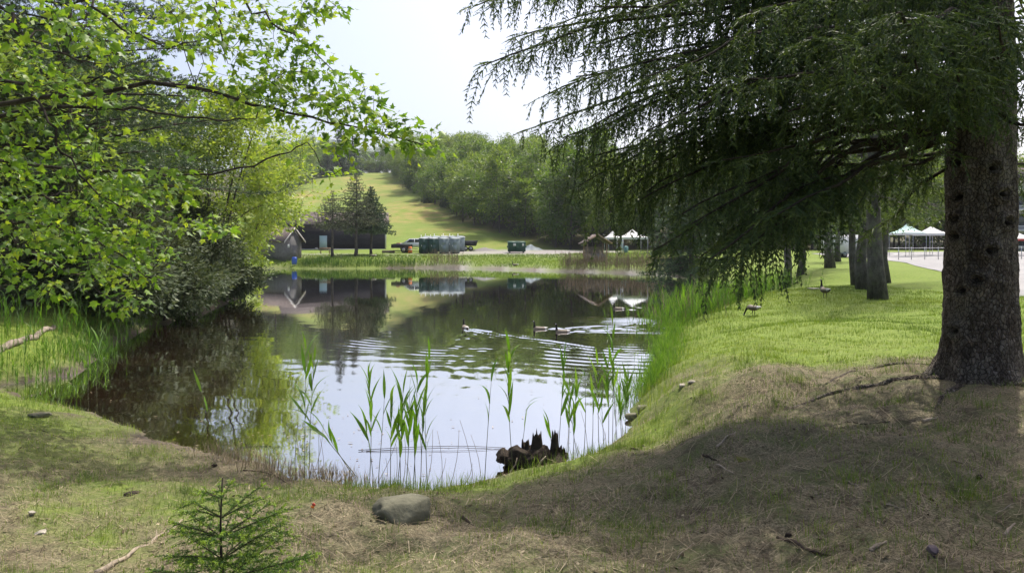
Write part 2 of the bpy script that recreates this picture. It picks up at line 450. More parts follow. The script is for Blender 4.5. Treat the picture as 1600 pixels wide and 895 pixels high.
tag(link('parking_lot', make_mesh('parking_lot', RV, np.stack([ri, ri+1, ri+27, ri+26], -1), [asphalt], smooth=True)), kind='structure')

# ------------------------------------------------------------------ pond water, with the wakes of the geese as real waves
GEESE = [  # x, y, heading (dx, dy)
    (at(727, 512, 23.5)[0], 23.5, (-.34, .94)), (at(843, 514, 23.2)[0], 23.2, (-.985, -.17)), (at(878, 518, 22.4)[0], 22.4, (-.985, -.17)), (at(966, 482, 30.6)[0], 30.6, (-1.0, -.05))]
wx = axis(-7, 6.5, .085, -40, 22, 1.12); wy = axis(12.5, 26.5, .075, 6.5, 93, 1.10)
WX, WY = np.meshgrid(wx, wy)
def wake(X, Y, g, ang, amp, lam, L, width):
    gx, gy, (hx, hy) = g
    rx, ry = X-gx, Y-gy
    back = -(rx*hx+ry*hy); lat = rx*(-hy)+ry*hx
    out = np.zeros_like(X)
    ta = math.tan(ang)
    for sgn in (-1, 1):
        l = lat*sgn
        front = back*ta*(1-.012*np.clip(back, 0, 20))
        u = (front-l)*math.cos(ang)                                   # behind the crest line
        wob = .30*fbm(X*.8, Y*.8, 71, 3)+.05*fbm(X*3, Y*3, 73, 2)
        ph = 2*np.pi*(u+wob)/lam
        env = np.where(u > 0, np.exp(-u/width), np.exp(-(u/.09)**2))*sstep(-.05, .35, back)*np.exp(-np.clip(back, 0, None)/L)
        out += amp*env*np.sin(ph+.6)*(l > -.15)
    return out
WZ = wake(WX, WY, GEESE[0], math.radians(21), .013, .34, 8, 1.1)
WZ += wake(WX, WY, GEESE[1], math.radians(17), .009, .30, 6, .9)+wake(WX, WY, GEESE[2], math.radians(19), .009, .33, 7, 1.2)
WZ += wake(WX, WY, GEESE[3], math.radians(17), .008, .35, 5, .9)
# older ripples that have spread towards the near shore, curving round to the right bank
rr_ = np.hypot(WX-3.8, WY-21.5)
WZ += .0042*np.sin(2*np.pi*(rr_+.2*fbm(WX*.6, WY*.6, 77, 2))/.46)*np.exp(-((rr_-4.3)/1.8)**2)*sstep(.4, 1.6, WX+.12*(21-WY))*(.5+1.0*np.clip(fbm(WX*.5, WY*.8, 81, 3)+.5, 0, 1))
r2 = np.hypot(WX+.5, WY-24.5)
WZ += .0040*np.clip(.3+1.6*fbm(WX*.7, WY*.5, 78, 3), 0, 1)*np.sin(2*np.pi*(r2+.35*fbm(WX*.6, WY*.6, 79, 3))/.40)*np.exp(-((r2-5.9)/1.7)**2)*sstep(.1, -.9, WX)*sstep(-5.4, -3.4, WX)
WZ += .0009*fbm(WX*3.2, WY*2.1, 83, 2)+.0007*np.sin(WX*2.0+WY*7.3+2*fbm(WX*.4, WY*.4, 85, 2))*np.clip(fbm(WX*.2, WY*.15, 87, 2)+.4, 0, 1)
WZ = WZ*np.where((WY > 60), .25, 1)*np.clip(1.25+1.6*fbm(WX*1.1, WY*.8, 88, 4), .35, 2.0)
ni, nj = len(wx), len(wy)
wi = (np.arange(nj-1)[:, None]*ni+np.arange(ni-1)[None]).ravel()
def water_material():
    t = NT('pond_water'); P = t.pos()
    nz = t.noise(t.n('ShaderNodeMapping', {'Vector': P, 'Scale': (1.0, .55, 1)}).outputs[0], 3.0, 3)
    nrm = t.bump(nz, .035, .02)
    fr = t.n('ShaderNodeFresnel', {'IOR': 1.33, 'Normal': nrm}).outputs[0]
    fac = t.math('POWER', t.math('MULTIPLY', fr, 1.25, True), .26)
    gl = t.n('ShaderNodeBsdfAnisotropic' if False else 'ShaderNodeBsdfGlossy', {'Color': (.93, .95, .98, 1), 'Roughness': .03, 'Normal': nrm}).outputs[0]
    base = t.ramp(t.noise(P, .5, 3), [(.35, (.020, .012, .007)), (.7, (.042, .026, .014))])
    df = t.n('ShaderNodeBsdfDiffuse', {'Color': base}).outputs[0]
    return t.done(t.n('ShaderNodeMixShader', {0: fac, 1: df, 2: gl}).outputs[0])
tag(link('pond_water', make_mesh('pond_water', np.stack([WX.ravel(), WY.ravel(), WZ.ravel()], -1), np.stack([wi, wi+1, wi+ni+1, wi+ni], -1), [water_material()], smooth=True)), kind='structure')

# ------------------------------------------------------------------ growing trees
def grow(P, par, targets, step=.35, wander=.12, sag=.0, root=None, r_=None):
    """join each target to the nearest node already there; returns nodes, parents, tip index of each target"""
    r_ = r_ or np.random.default_rng(5)
    P = [np.array(p, float) for p in P]; par = list(par)
    root = P[0] if root is None else root
    arr = np.zeros((len(P)+len(targets)*12+50, 3)); arr[:len(P)] = P; n = len(P)
    tips = np.zeros(len(targets), int)
    for ti in np.argsort(np.linalg.norm(targets-root, axis=1)):
        t = targets[ti]
        v = arr[:n]-t
        d = np.sqrt((v**2).sum(1))+.35*np.clip(v[:, 2], 0, None)
        i = int(np.argmin(d)); a = arr[i].copy()
        L = np.linalg.norm(t-a); k = int(np.clip(round(L/step), 1, 10))
        off = r_.normal(0, wander*L, 3)
        last = i
        for q in range(1, k+1):
            s = q/k
            p = a+(t-a)*s+off*math.sin(math.pi*s)*.5; p[2] += sag*L*s*(1-s)*2
            if n >= len(arr): arr = np.concatenate([arr, np.zeros((2000, 3))])
            arr[n] = p; par.append(last); last = n; n += 1
        tips[ti] = last
    return arr[:n], np.array(par), tips

def branch_mesh(P, par, rtip=.004, expo=2.4, rmax=None, sides=5, rmin_draw=0.0, base_r=None, fixed=None):
    n = len(P); acc = np.zeros(n); nch = np.zeros(n, int)
    for i in range(n-1, 0, -1): pass
    child_sum = np.zeros(n); big = np.full(n, -1); bigv = np.zeros(n)
    order = range(n-1, -1, -1)
    rad = np.zeros(n)
    for i in order:
        v = child_sum[i] if child_sum[i] > 0 else rtip**expo
        rad[i] = v**(1/expo)
        p = par[i]
        if p >= 0:
            child_sum[p] += v
            if v > bigv[p]: bigv[p] = v; big[p] = i
    if rmax: rad = rad*min(1.0, rmax/rad[0]) if rad[0] > rmax else rad
    if fixed is not None: rad[:len(fixed)] = np.maximum(rad[:len(fixed)], fixed)
    mb = MB()
    for i in range(n):
        p = par[i]
        if p < 0 or big[p] != i:                       # a chain starts here
            ch = [i] if p < 0 else [p, i]
            while big[ch[-1]] >= 0: ch.append(big[ch[-1]])
            if len(ch) < 2: continue
            r = rad[ch].copy()
            if p >= 0: r[0] = min(r[0], r[1]*1.25)
            if r.max() < rmin_draw: continue
            mb.tube(P[ch], r, sides if r[0] > .03 else max(3, sides-2), cap=False)
    return mb, rad

# leaf templates: base at the origin, tip towards +Y, length 1
_half = [(.10, .02), (.36, .06), (.25, .21), (.52, .48), (.24, .47), (.17, .66)]
_o = [(0, 0)]+_half+[(0, 1.0)]+[(-x, y) for x, y in _half[::-1]]
LOBED_V = np.array([(0, .36, -.02)]+[(x, y, .28*abs(x)-.10*y*y) for x, y in _o])
LOBED_F = np.array([(0, 1+i, 1+(i+1) % len(_o)) for i in range(len(_o))])
OVAL_V = np.array([(0, 0, 0), (.24, .35, .05), (.17, .75, .0), (0, 1, -.1), (-.17, .75, .0), (-.24, .35, .05)])
OVAL_F = np.array([(0, 1, 2, 3), (0, 3, 4, 5)])
DIAM_V = np.array([(0, 0, 0), (.30, .5, .06), (0, 1, -.06), (-.30, .5, .06)]); DIAM_F = np.array([(0, 1, 2, 3)])

def leaves_at(centres, dirs, per, spread, size, r_, up=1.0, droop=.5, flat=.55):
    """orientations for clusters of leaves: positions, frames, sizes"""
    N = len(centres); c = np.repeat(centres, per, 0); d = np.repeat(dirs, per, 0)
    off = r_.normal(0, 1, (N*per, 3)); off[:, 2] *= flat
    pos = c+off*spread
    ax = norm(norm(off)*.8+norm(d)*.6+np.array([0, 0, -droop])*r_.uniform(.2, 1.4, (N*per, 1)))
    upv = norm(np.array([0, 0, up])+r_.normal(0, .5, (N*per, 3)))
    return pos, frames(ax, -upv)*np.array([1, 1, 1.0]), size*r_.uniform(.65, 1.25, N*per)

def leaf_mesh(name, pos, R, sc, TV, TF, mat, tint):
    V, F = scatter(TV, TF, pos, R, sc)
    return make_mesh(name, V, F, [mat], {'tint': np.repeat(np.clip(tint, 0, 1), len(TV))})

def broadleaf(seed, H, rad, cb, nclump, per_clump, per, size, mat, bmat, lean=(0, 0), trunk_r=.18, tmpl='diam', stems=1, spread=.28, droop=.4, squash=.8, tintb=.5, gaps=.0, r0=.010):
    """crown base cb, height H, radius rad; returns (trunk mesh, crown mesh) standing on the origin"""
    r_ = np.random.default_rng(seed)
    clumps = []
    ch = (H-cb)/2; cc = np.array([lean[0], lean[1], cb+ch])
    while len(clumps) < nclump:
        u = norm(r_.normal(0, 1, 3)); rr = r_.uniform(.35, 1)**.45
        p = u*rr*np.array([rad, rad, ch]); 
        w = 1.0-.25*max(0, u[2])**2
        p[:2] *= w*(1+.25*math.sin(3*math.atan2(u[1], u[0])+seed))
        clumps.append(cc+p)
    clumps = np.array(clumps); csz = r_.uniform(.12, .24, nclump)*rad*1.35
    tg = np.repeat(clumps, per_clump, 0)+r_.normal(0, 1, (nclump*per_clump, 3))*np.array([1, 1, squash*.7])*np.repeat(csz, per_clump)[:, None]*.62
    tg = tg[tg[:, 2] > cb*.8]
    P, par = [], []
    for s in range(stems):
        a = r_.uniform(0, 6.28); o = np.array([math.cos(a), math.sin(a), 0])*(0.0 if stems == 1 else .18)
        top = cc+np.array([r_.normal(0, rad*.12)+o[0]*rad*1.6, r_.normal(0, rad*.12)+o[1]*rad*1.6, ch*.55])
        k = 9
        base_i = len(P)
        for q in range(k):
            t = q/(k-1)
            p = o*(1-t)+top*np.array([t**1.35, t**1.35, t])
            p = p+np.array([fbm(t*3.0, seed*1.7+s, 3, 2), fbm(t*3.0, seed*2.3+s, 4, 2), 0])*rad*.10*t
            P.append(p); par.append(base_i+q-1 if q else -1)
    Pn, parn, tips = grow(P, par, tg, step=max(.4, H*.05), wander=.10, sag=.15, r_=r_)
    fixed = np.concatenate([np.linspace(trunk_r, trunk_r*.25, 9) for s in range(stems)])
    mb, rd = branch_mesh(Pn, parn, rtip=r0, expo=2.3, rmax=trunk_r, sides=6, fixed=fixed)
    trunk = make_mesh('trunk', np.concatenate(mb.V), [np.concatenate(mb.F4)], [bmat], smooth=True)
    tp = Pn[tips]; dr = norm(tp-cc*np.array([1, 1, .8]))
    pos, R, sc = leaves_at(tp, dr, per, spread, size, r_, droop=droop, flat=squash)
    T = {'diam': (DIAM_V, DIAM_F), 'oval': (OVAL_V, OVAL_F), 'lobed': (LOBED_V, LOBED_F)}[tmpl]
    ht = (pos[:, 2]-cb)/(H-cb)
    tint = tintb+r_.normal(0, .17, len(pos))+.12*np.repeat(r_.normal(0, 1, len(tp)), per)+.12*(ht-.5)
    crown = leaf_mesh('crown', pos, R, sc, T[0], T[1], mat, tint)
    return trunk, crown

def place_tree(name, meshes, loc, rz, scale, label, group=None, cat='tree'):
    o = thing(name, label, cat, loc, rz, group); o.scale = (scale,)*3 if np.isscalar(scale) else scale
    for nm, me in zip(('trunk', 'crown'), meshes): link(nm, me, o)
    return o

# conifers: twig segments clothed with needles
def needles(p0, p1, per_m, ln, wd, r_, tip0=None, fwd=.75, flat=0.0):
    """thin triangles along segments; tint rises towards the free end"""
    L = np.linalg.norm(p1-p0, axis=1); k = np.maximum(1, np.round(L*per_m).astype(int))
    idx = np.repeat(np.arange(len(L)), k); t = r_.random(len(idx))
    ax = norm(p1-p0)[idx]
    rad = r_.normal(0, 1, (len(idx), 3)); rad -= ax*(rad*ax).sum(1, keepdims=True); rad = norm(rad)
    if flat: rad[:, 2] *= (1-flat); rad = norm(rad)
    d = norm(rad+ax*fwd*r_.uniform(.5, 1.5, (len(idx), 1)))
    b = p0[idx]+(p1-p0)[idx]*t[:, None]
    sd = norm(np.cross(d, r_.normal(0, 1, (len(idx), 3))))
    ll = ln*r_.uniform(.7, 1.2, (len(idx), 1))
    V = np.stack([b+sd*wd*.8, b-sd*wd*.8, b+d*ll], 1).reshape(-1, 3)
    i0 = np.arange(len(idx))*3
    F = np.stack([i0, i0+1, i0+2], -1)
    ti = t if tip0 is None else tip0[idx]+(1-tip0[idx])*0
    tint = np.clip(ti*1.0+r_.normal(0, .12, len(idx)), 0, 1)
    return V, F, np.repeat(tint, 3)

def shoot_strips(p0, p1, wd, r_, T):
    """a narrow leaf-green strip along each shoot, the packed inner needles"""
    ax = p1-p0; sd = norm(np.cross(ax, r_.normal(0, 1, ax.shape)))*wd/2; m = p0+ax*.35; n = len(p0)
    V = np.stack([p0-sd*.7, p0+sd*.7, m+sd, m-sd, p1+ax*.12], 1).reshape(-1, 3); i = np.arange(n)*5
    return V, np.stack([i, i+1, i+2, i+3], -1), np.stack([i+3, i+2, i+4], -1), np.repeat(np.clip(T*.8, 0, 1), 5)

def twig_mesh(p0, p1, r, sides=3):
    """many straight twigs as thin prisms"""
    ax = norm(p1-p0); up = np.where(np.abs(ax[:, 2:3]) < .9, np.array([[0, 0, 1.0]]), np.array([[1.0, 0, 0]]))
    s = norm(np.cross(ax, up)); u = np.cross(s, ax); a = np.arange(3)/3*2*np.pi
    ring = np.cos(a)[None, :, None]*s[:, None]+np.sin(a)[None, :, None]*u[:, None]
    r = np.broadcast_to(r, (len(p0),))[:, None, None]
    V = np.concatenate([p0[:, None]+ring*r, p1[:, None]+ring*r*.6], 1).reshape(-1, 3)
    b = (np.arange(len(p0))*6)[:, None, None]
    F = (np.array([[0, 1, 4, 3], [1, 2, 5, 4], [2, 0, 3, 5]])[None]+b).reshape(-1, 4)
    return V, F

def spray(path, r_, L, sec_gap=.12, sec_len=.5, ter_gap=.1, ter_len=.3, hang=.9, start=.12, curtain=1.0, rope=False):
    """secondaries and hanging tertiaries of one conifer limb -> segments (p0, p1, freshness 0..1)"""
    path = np.asarray(path); seg = np.linalg.norm(np.diff(path, axis=0), axis=1); cum = np.concatenate([[0], np.cumsum(seg)])
    tot = cum[-1]; P0, P1, T = [], [], []
    def pt(s): return np.array([np.interp(s, cum, path[:, k]) for k in range(3)])
    s = start*tot; side = 1
    while s < tot:
        p = pt(s); t = norm(pt(min(s+.1, tot))-pt(max(s-.1, 0)))
        lat = norm(np.cross(t, [0, 0, 1.0]))*side; side = -side
        rel = s/tot
        l = sec_len*(1.15-.8*rel)*r_.uniform(.55, 1.25)*min(1, .45+rel*2)
        d = norm(lat*r_.uniform(.5, 1.0)+t*r_.uniform(.35, .9)+np.array([0, 0, r_.uniform(-.25, .12)]))
        k = max(2, int(l/.13)); q = p.copy()
        pts = [q]
        for j in range(k):
            d = norm(d+np.array([0, 0, -.11*hang])); q = q+d*l/k; pts.append(q)
        pts = np.array(pts)
        for j in range(k):
            P0.append(pts[j]); P1.append(pts[j+1]); T.append(.25+.5*(j+1)/k)
            if rope:
                tq = norm(pts[j+1]-pts[j]); wq = norm(np.cross(tq, [0, 0, 1.0]))
                for sg in (-1, 1):
                    for hh_ in (.5, 1.0):
                        q_ = norm(tq*.8+wq*sg*r_.uniform(.5, 1)+np.array([0, 0, r_.uniform(-.6, .05)])); b_ = pts[j]+(pts[j+1]-pts[j])*hh_
                        P0.append(b_); P1.append(b_+q_*r_.uniform(.06, .15)); T.append(.35+.55*r_.random())
        m = max(1, int(l/ter_gap))
        for j in range(m):
            f = (j+r_.uniform(.2, .9))/m*k; jj = min(int(f), k-1); b = pts[jj]+(pts[jj+1]-pts[jj])*(f-jj)
            tl = ter_len*r_.uniform(.4, 1.3)*curtain
            dd = norm(np.array([0, 0, -1.0])*hang*(.82 if rope else 1)+r_.normal(0, .26, 3)+d*.45+np.cross(d, [0, 0, 1])*r_.uniform(-.5, .5))
            if not rope:
                h1 = b+dd*tl*.55; h2 = h1+norm(dd+np.array([0, 0, -.45*hang])+r_.normal(0, .12, 3))*tl*.45
                P0 += [b, h1]; P1 += [h1, h2]; T += [.35, .8]
                if tl > .22 and r_.random() < .7:
                    for _ in range(2):
                        e = norm(dd*.9+r_.normal(0, .45, 3)); P0.append(h1); P1.append(h1+e*tl*.4); T.append(.85)
            else:
                ns = max(3, int(tl/.055)); c = b; w = norm(np.cross(dd, r_.normal(0, 1, 3)))
                for g in range(ns):
                    dd = norm(dd+np.array([0, 0, -.16*hang])+r_.normal(0, .09, 3)); e = c+dd*tl/ns
                    P0.append(c); P1.append(e); T.append(.2+.3*g/ns)
                    for sg in (-1, 1):
                        q = norm(dd*.75+w*sg*r_.uniform(.5, .95)+r_.normal(0, .14, 3)+np.array([0, 0, -.12])); sl = .105*(1.0-.62*g/ns)*r_.uniform(.65, 1.2)
                        P0.append(e); P1.append(e+q*sl); T.append(.3+.6*r_.random())
                    c = e
        s += sec_gap*r_.uniform(.6, 1.4)
    for j in range(len(path)-1):
        if cum[j] > .45*tot: P0.append(path[j]); P1.append(path[j+1]); T.append(.5)
    return P0, P1, T

def conifer(seed, H, R, cb, mat, bmat, nwh=18, nper=5, per_m=40, ln=.12, wd=.02, trunk_r=.16, droop=.25, hang=.7, sec_gap=.35, sec_len=1.0, ter_gap=.3, ter_len=.5, sparse=0.0, tipup=.12, taper=.85, flare=.3):
    r_ = np.random.default_rng(seed)
    mb = MB()
    zt = np.linspace(0, H, 14); fl = 1+flare*np.exp(-zt/(.02*H+.15))
    tp = np.stack([.02*H*fbm(zt*.25, seed+0*zt, 5, 2), .02*H*fbm(zt*.25, seed+9+0*zt, 6, 2), zt], -1); tp[0, :2] = 0
    mb.tube(tp, np.maximum(trunk_r*(1-zt/H)**.9*fl, .012), 10)
    A, B, T = [], [], []
    for w in range(nwh):
        f = (w+r_.uniform(-.2, .2))/(nwh-1)*.97; f = min(max(f, 0), .985)
        z = cb+(H-cb)*f
        for k in range(nper):
            if r_.random() < sparse: continue
            a = 6.283*(k+r_.uniform(-.3, .3))/nper+w*2.4
            l = max(.25, R*(1-f)**taper*r_.uniform(.75, 1.12))
            o = np.array([math.cos(a), math.sin(a), 0.0])
            s = np.linspace(0, 1, 6)
            path = np.array([0, 0, z])+o*l*s[:, None]; path[:, 2] += -droop*l*(s**1.3)*(1-.35*f)+tipup*l*s**3+.06*l*f*s
            mb.tube(path, np.linspace(max(.045*l*.35, .012), .006, 6), 4, cap=False)
            a0, b0, t0 = spray(path, r_, l, sec_gap, sec_len*min(1, .35+.65*(1-f))*min(1, l/1.6), ter_gap, ter_len*min(1, .4+l/3), hang)
            A += a0; B += b0; T += t0
    A, B, T = np.array(A), np.array(B), np.array(T)
    V, F, ti = needles(A, B, per_m, ln, wd, r_, T)
    F3 = [np.concatenate(mb.F4)]+([np.concatenate(mb.F3)] if mb.F3 else [])
    return (make_mesh('trunk', np.concatenate(mb.V), F3, [bmat], smooth=True), make_mesh('crown', V, [F], [mat], {'tint': ti}))

# ------------------------------------------------------------------ foliage and bark materials
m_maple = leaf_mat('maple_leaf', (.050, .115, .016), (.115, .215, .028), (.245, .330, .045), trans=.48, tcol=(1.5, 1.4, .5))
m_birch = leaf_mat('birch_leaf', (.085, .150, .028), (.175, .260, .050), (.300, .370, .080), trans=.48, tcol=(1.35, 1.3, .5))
m_wood = leaf_mat('woodland_leaf', (.045, .095, .020), (.095, .165, .034), (.165, .230, .055), trans=.46, tcol=(1.35, 1.3, .5), obj_var=.55)
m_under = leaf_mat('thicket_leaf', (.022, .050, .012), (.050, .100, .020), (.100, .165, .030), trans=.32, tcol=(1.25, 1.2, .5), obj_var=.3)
m_rhodo = leaf_mat('laurel_leaf', (.026, .044, .020), (.058, .082, .040), (.12, .14, .08), trans=.2, rough=.6, spec=.2)
m_spruce = leaf_mat('spruce_needle', (.027, .047, .018), (.056, .092, .033), (.150, .215, .052), trans=.32, tcol=(1.3, 1.25, .5), rough=.55)
m_farspruce = leaf_mat('far_spruce_needle', (.016, .036, .018), (.034, .068, .028), (.070, .120, .045), trans=.12, rough=.6, obj_var=.3)
m_greyspruce = leaf_mat('thin_spruce_needle', (.040, .050, .030), (.085, .100, .060), (.14, .17, .085), trans=.12, rough=.7)
m_pine = leaf_mat('pine_needle', (.018, .042, .020), (.040, .078, .034), (.085, .130, .050), trans=.2, rough=.55)
m_sapling = leaf_mat('sapling_needle', (.045, .100, .020), (.095, .185, .034), (.280, .400, .065), trans=.36, tcol=(1.3, 1.3, .4))
m_bark = bark_mat('grey_bark', (.040, .034, .028), (.150, .130, .110), 7)
m_barkdark = bark_mat('dark_branch_bark', (.022, .018, .014), (.080, .066, .052), 14)
m_sbark = plate_bark('spruce_bark')
m_rowbark = bark_mat('row_tree_bark', (.045, .041, .038), (.160, .148, .140), 9, .4, .9, moss=.3)

# ------------------------------------------------------------------ wood on the hill right and left of the grassy slope
kinds = [broadleaf(100+i, H, R, cb, nc, 6, 22, .50, m_wood, m_bark, trunk_r=.24, spread=.52, tintb=tb, r0=.02, squash=.9)
         for i, (H, R, cb, nc, tb) in enumerate([(17, 4.9, 1.4, 44, .55), (19, 4.5, 2.2, 46, .65), (15, 5.0, 1.0, 42, .45), (18, 4.2, 2.6, 40, .75), (14, 4.2, .9, 36, .55)])]
dark_con = [conifer(130+i, H, R, .8, m_farspruce, m_bark, nwh=17, nper=7, per_m=9, ln=.42, wd=.11, trunk_r=.22, sec_gap=.55, sec_len=1.3, ter_gap=.5, ter_len=.6) for i, (H, R) in enumerate([(14, 3.2), (11, 2.7)])]
rf = np.random.default_rng(77)
spots = []
def try_spot(x, y, gap):
    for (a, b) in spots:
        if (a-x)**2+(b-y)**2 < gap*gap: return False
    spots.append((x, y)); return True
cells = []
for y in np.arange(114, 352, 3.0):
    for depth in (1.5, 8, 15, 23, 33):
        if depth > 16 and rf.random() < .35: continue
        cells.append((tl_x(y)+depth+rf.uniform(-2, 2), y+rf.uniform(-2, 2)))
for y in np.arange(122, 158, 6):
    for x in np.arange(34, 112, 7): cells.append((x+rf.uniform(-2, 2), y+rf.uniform(-2, 2)))
for (x, y) in cells:
    gap = 5.2 if y < 160 else 6.2
    if not try_spot(x, y, gap): continue
    k = rf.integers(0, 5); sc = rf.uniform(.82, 1.12)*(1.0 if y < 200 else .95)
    z = gz(x, y)
    front = x-tl_x(y) < 5
    if front: sc *= .9
    if front and rf.random() < .10 and y > 150:
        place_tree('spruce_tree', dark_con[1], (x, y, z-.1), rf.uniform(0, 6), sc, 'dark green spruce among the leafy trees edging the grassy slope', 'dark spruces at the edge of the wood')
    elif x > 32:
        place_tree('leafy_tree', kinds[k], (x, y, z-.1), rf.uniform(0, 6), sc, 'leafy tree far off beyond the parking lot on the right', 'trees beyond the parking lot')
    else:
        place_tree('leafy_tree', kinds[k], (x, y, z-.1), rf.uniform(0, 6), sc, 'green leafy tree '+('at the edge of' if front else 'deeper in')+' the wood '+('at the foot of' if y < 150 else 'half way up' if y < 230 else 'near the top of')+' the hill', 'trees of the wood right of the slope')
n_left = 0
for y in np.arange(225, 352, 7.0):
    for depth in (2, 9):
        x = np.interp(y, TLL[:, 1], TLL[:, 0])-depth+rf.uniform(-1.5, 1.5)
        if not try_spot(x, y, 6): continue
        place_tree('leafy_tree', kinds[rf.integers(0, 5)], (x, y, gz(x, y)-.1), rf.uniform(0, 6), rf.uniform(.75, .95), 'green leafy tree on the hill left of the grassy slope', 'trees left of the slope')
for x in np.arange(-96, -40, 4.2):
    place_tree('leafy_tree', kinds[rf.integers(0, 5)], (x, 366+rf.uniform(-3, 3), gz(x, 366)-.3), rf.uniform(0, 6), rf.uniform(.8, .95), 'leafy tree standing at the top of the grassy slope', 'trees at the head of the slope')
for x in np.arange(-92, -44, 3.4):
    yy = 352+rf.uniform(-2, 2); place_tree('leafy_tree', kinds[2 if rf.random() < .5 else 4], (x, yy, gz(x, yy)-2.2), rf.uniform(0, 6), rf.uniform(.5, .75), 'low bushy tree on the crest of the grassy slope', 'bushy trees on the crest')
# the tall dark spruces at the head of the slope
for (px, py, d, hpx, lab) in ((531, 262, 318, 76, 'tall dark spruce at the top left of the grassy slope'), (512, 268, 310, 50, 'shorter dark spruce left of the tallest one at the head of the slope'), (552, 262, 325, 56, 'dark spruce right of the tallest one at the head of the slope')):
    x = (px-800)/FPX*d; z = gz(x, d)
    top = EYE-(py-hpx-HOR)/FPX*d
    place_tree('spruce_tree', dark_con[0], (x, d, z-.3), px, (1.25*(top-z)/14, 1.25*(top-z)/14, (top-z)/14), lab)

# ------------------------------------------------------------------ three conifers in front of the barn
def by_pixels(px, py_base, py_top, d): 
    x = (px-800)/FPX*d; z = gz(x, d); return (x, d, z-.05), (EYE-(py_top-HOR)/FPX*d-z)
loc, hh = by_pixels(520, 402, 297, 93)
place_tree('thin_spruce', conifer(151, hh, 3.3, 4.1, m_greyspruce, m_bark, nwh=16, nper=6, per_m=13, ln=.24, wd=.045, trunk_r=.20, droop=.30, hang=.55, sec_gap=.32, sec_len=.9, ter_gap=.3, ter_len=.35, sparse=.12, tipup=.2), loc, 0, 1, 'sparse grey-green spruce in front of the barn door', None)
loc, hh = by_pixels(556, 398, 262, 95)
place_tree('thin_spruce', conifer(152, hh, 3.1, 4.3, m_greyspruce, m_bark, nwh=21, nper=7, per_m=16, ln=.24, wd=.045, trunk_r=.22, droop=.22, hang=.5, sec_gap=.32, sec_len=.8, ter_gap=.3, ter_len=.35, sparse=.14, tipup=.2), loc, 0, 1, 'tallest spruce before the barn, thin and greyish, in the middle of three', None)
loc, hh = by_pixels(580, 396, 290, 98)
place_tree('dense_spruce', conifer(153, hh, 3.2, 3.6, m_farspruce, m_bark, nwh=18, nper=7, per_m=20, ln=.28, wd=.06, trunk_r=.18, droop=.30, hang=.6, sec_gap=.3, sec_len=.9, ter_gap=.28, ter_len=.4, tipup=.15), loc, 0, 1, 'dense dark green spruce at the right end of the barn', None)
# conifer and bushes behind the far right shore
loc, hh = by_pixels(1078, 404, 225, 62)
place_tree('dense_spruce', conifer(154, hh, 4.3, .9, m_farspruce, m_bark, nwh=20, nper=8, per_m=22, ln=.20, wd=.04, trunk_r=.2, sec_gap=.26, sec_len=1.0, ter_gap=.25, ter_len=.4), loc, 0, 1, 'dark green spruce on the far right shore beside the white canopies', None)

# ------------------------------------------------------------------ row of spruces along the lawn on the right
for (px, d, wpx, lab, lean, cb) in ((1372, 25.0, 27, 'leaning grey spruce trunk nearest the goose, front one of the lawn row', -.02, 3.6), (1349, 30.0, 20, 'spruce trunk second in the lawn row, just left of the leaning one', 0, 3.8),
        (1337, 33.5, 12, 'slim dark spruce trunk tucked behind the left side of the second lawn trunk', -.01, 4.0), (1386, 34.0, 11, 'slim spruce trunk half hidden behind the right side of the leaning trunk', 0, 4.2),
        (1297, 50.0, 15, 'grey spruce trunk farther back on the lawn beside the asphalt drive', 0, 4.2), (1309, 66, 9, 'slim far spruce trunk right of the grey trunk by the drive', 0, 4.5), (1228, 42.0, 13, 'spruce standing behind the reeds left of the walking goose, left of a pair', .0, 3.4), (1250, 46.0, 11, 'spruce standing behind the reeds left of the walking goose, right of a pair', 0, 3.4)):
    x = (px-800)/FPX*d; tr = wpx/FPX*d/2
    seed = 200+int(px)
    ms = conifer(seed, 15+4*((px*7) % 10)/10, 3.3, cb, m_spruce if d < 40 else m_farspruce, m_rowbark, nwh=15, nper=5, per_m=24, ln=.11, wd=.028, trunk_r=tr*.92, droop=.38, hang=.9, sec_gap=.26, sec_len=.9, ter_gap=.2, ter_len=.5, tipup=.12)
    o = place_tree('spruce_tree', ms, (x, d, gz(x, d)-.08), 0, 1, lab)
    o.rotation_euler = (0, lean*1.5, 0)

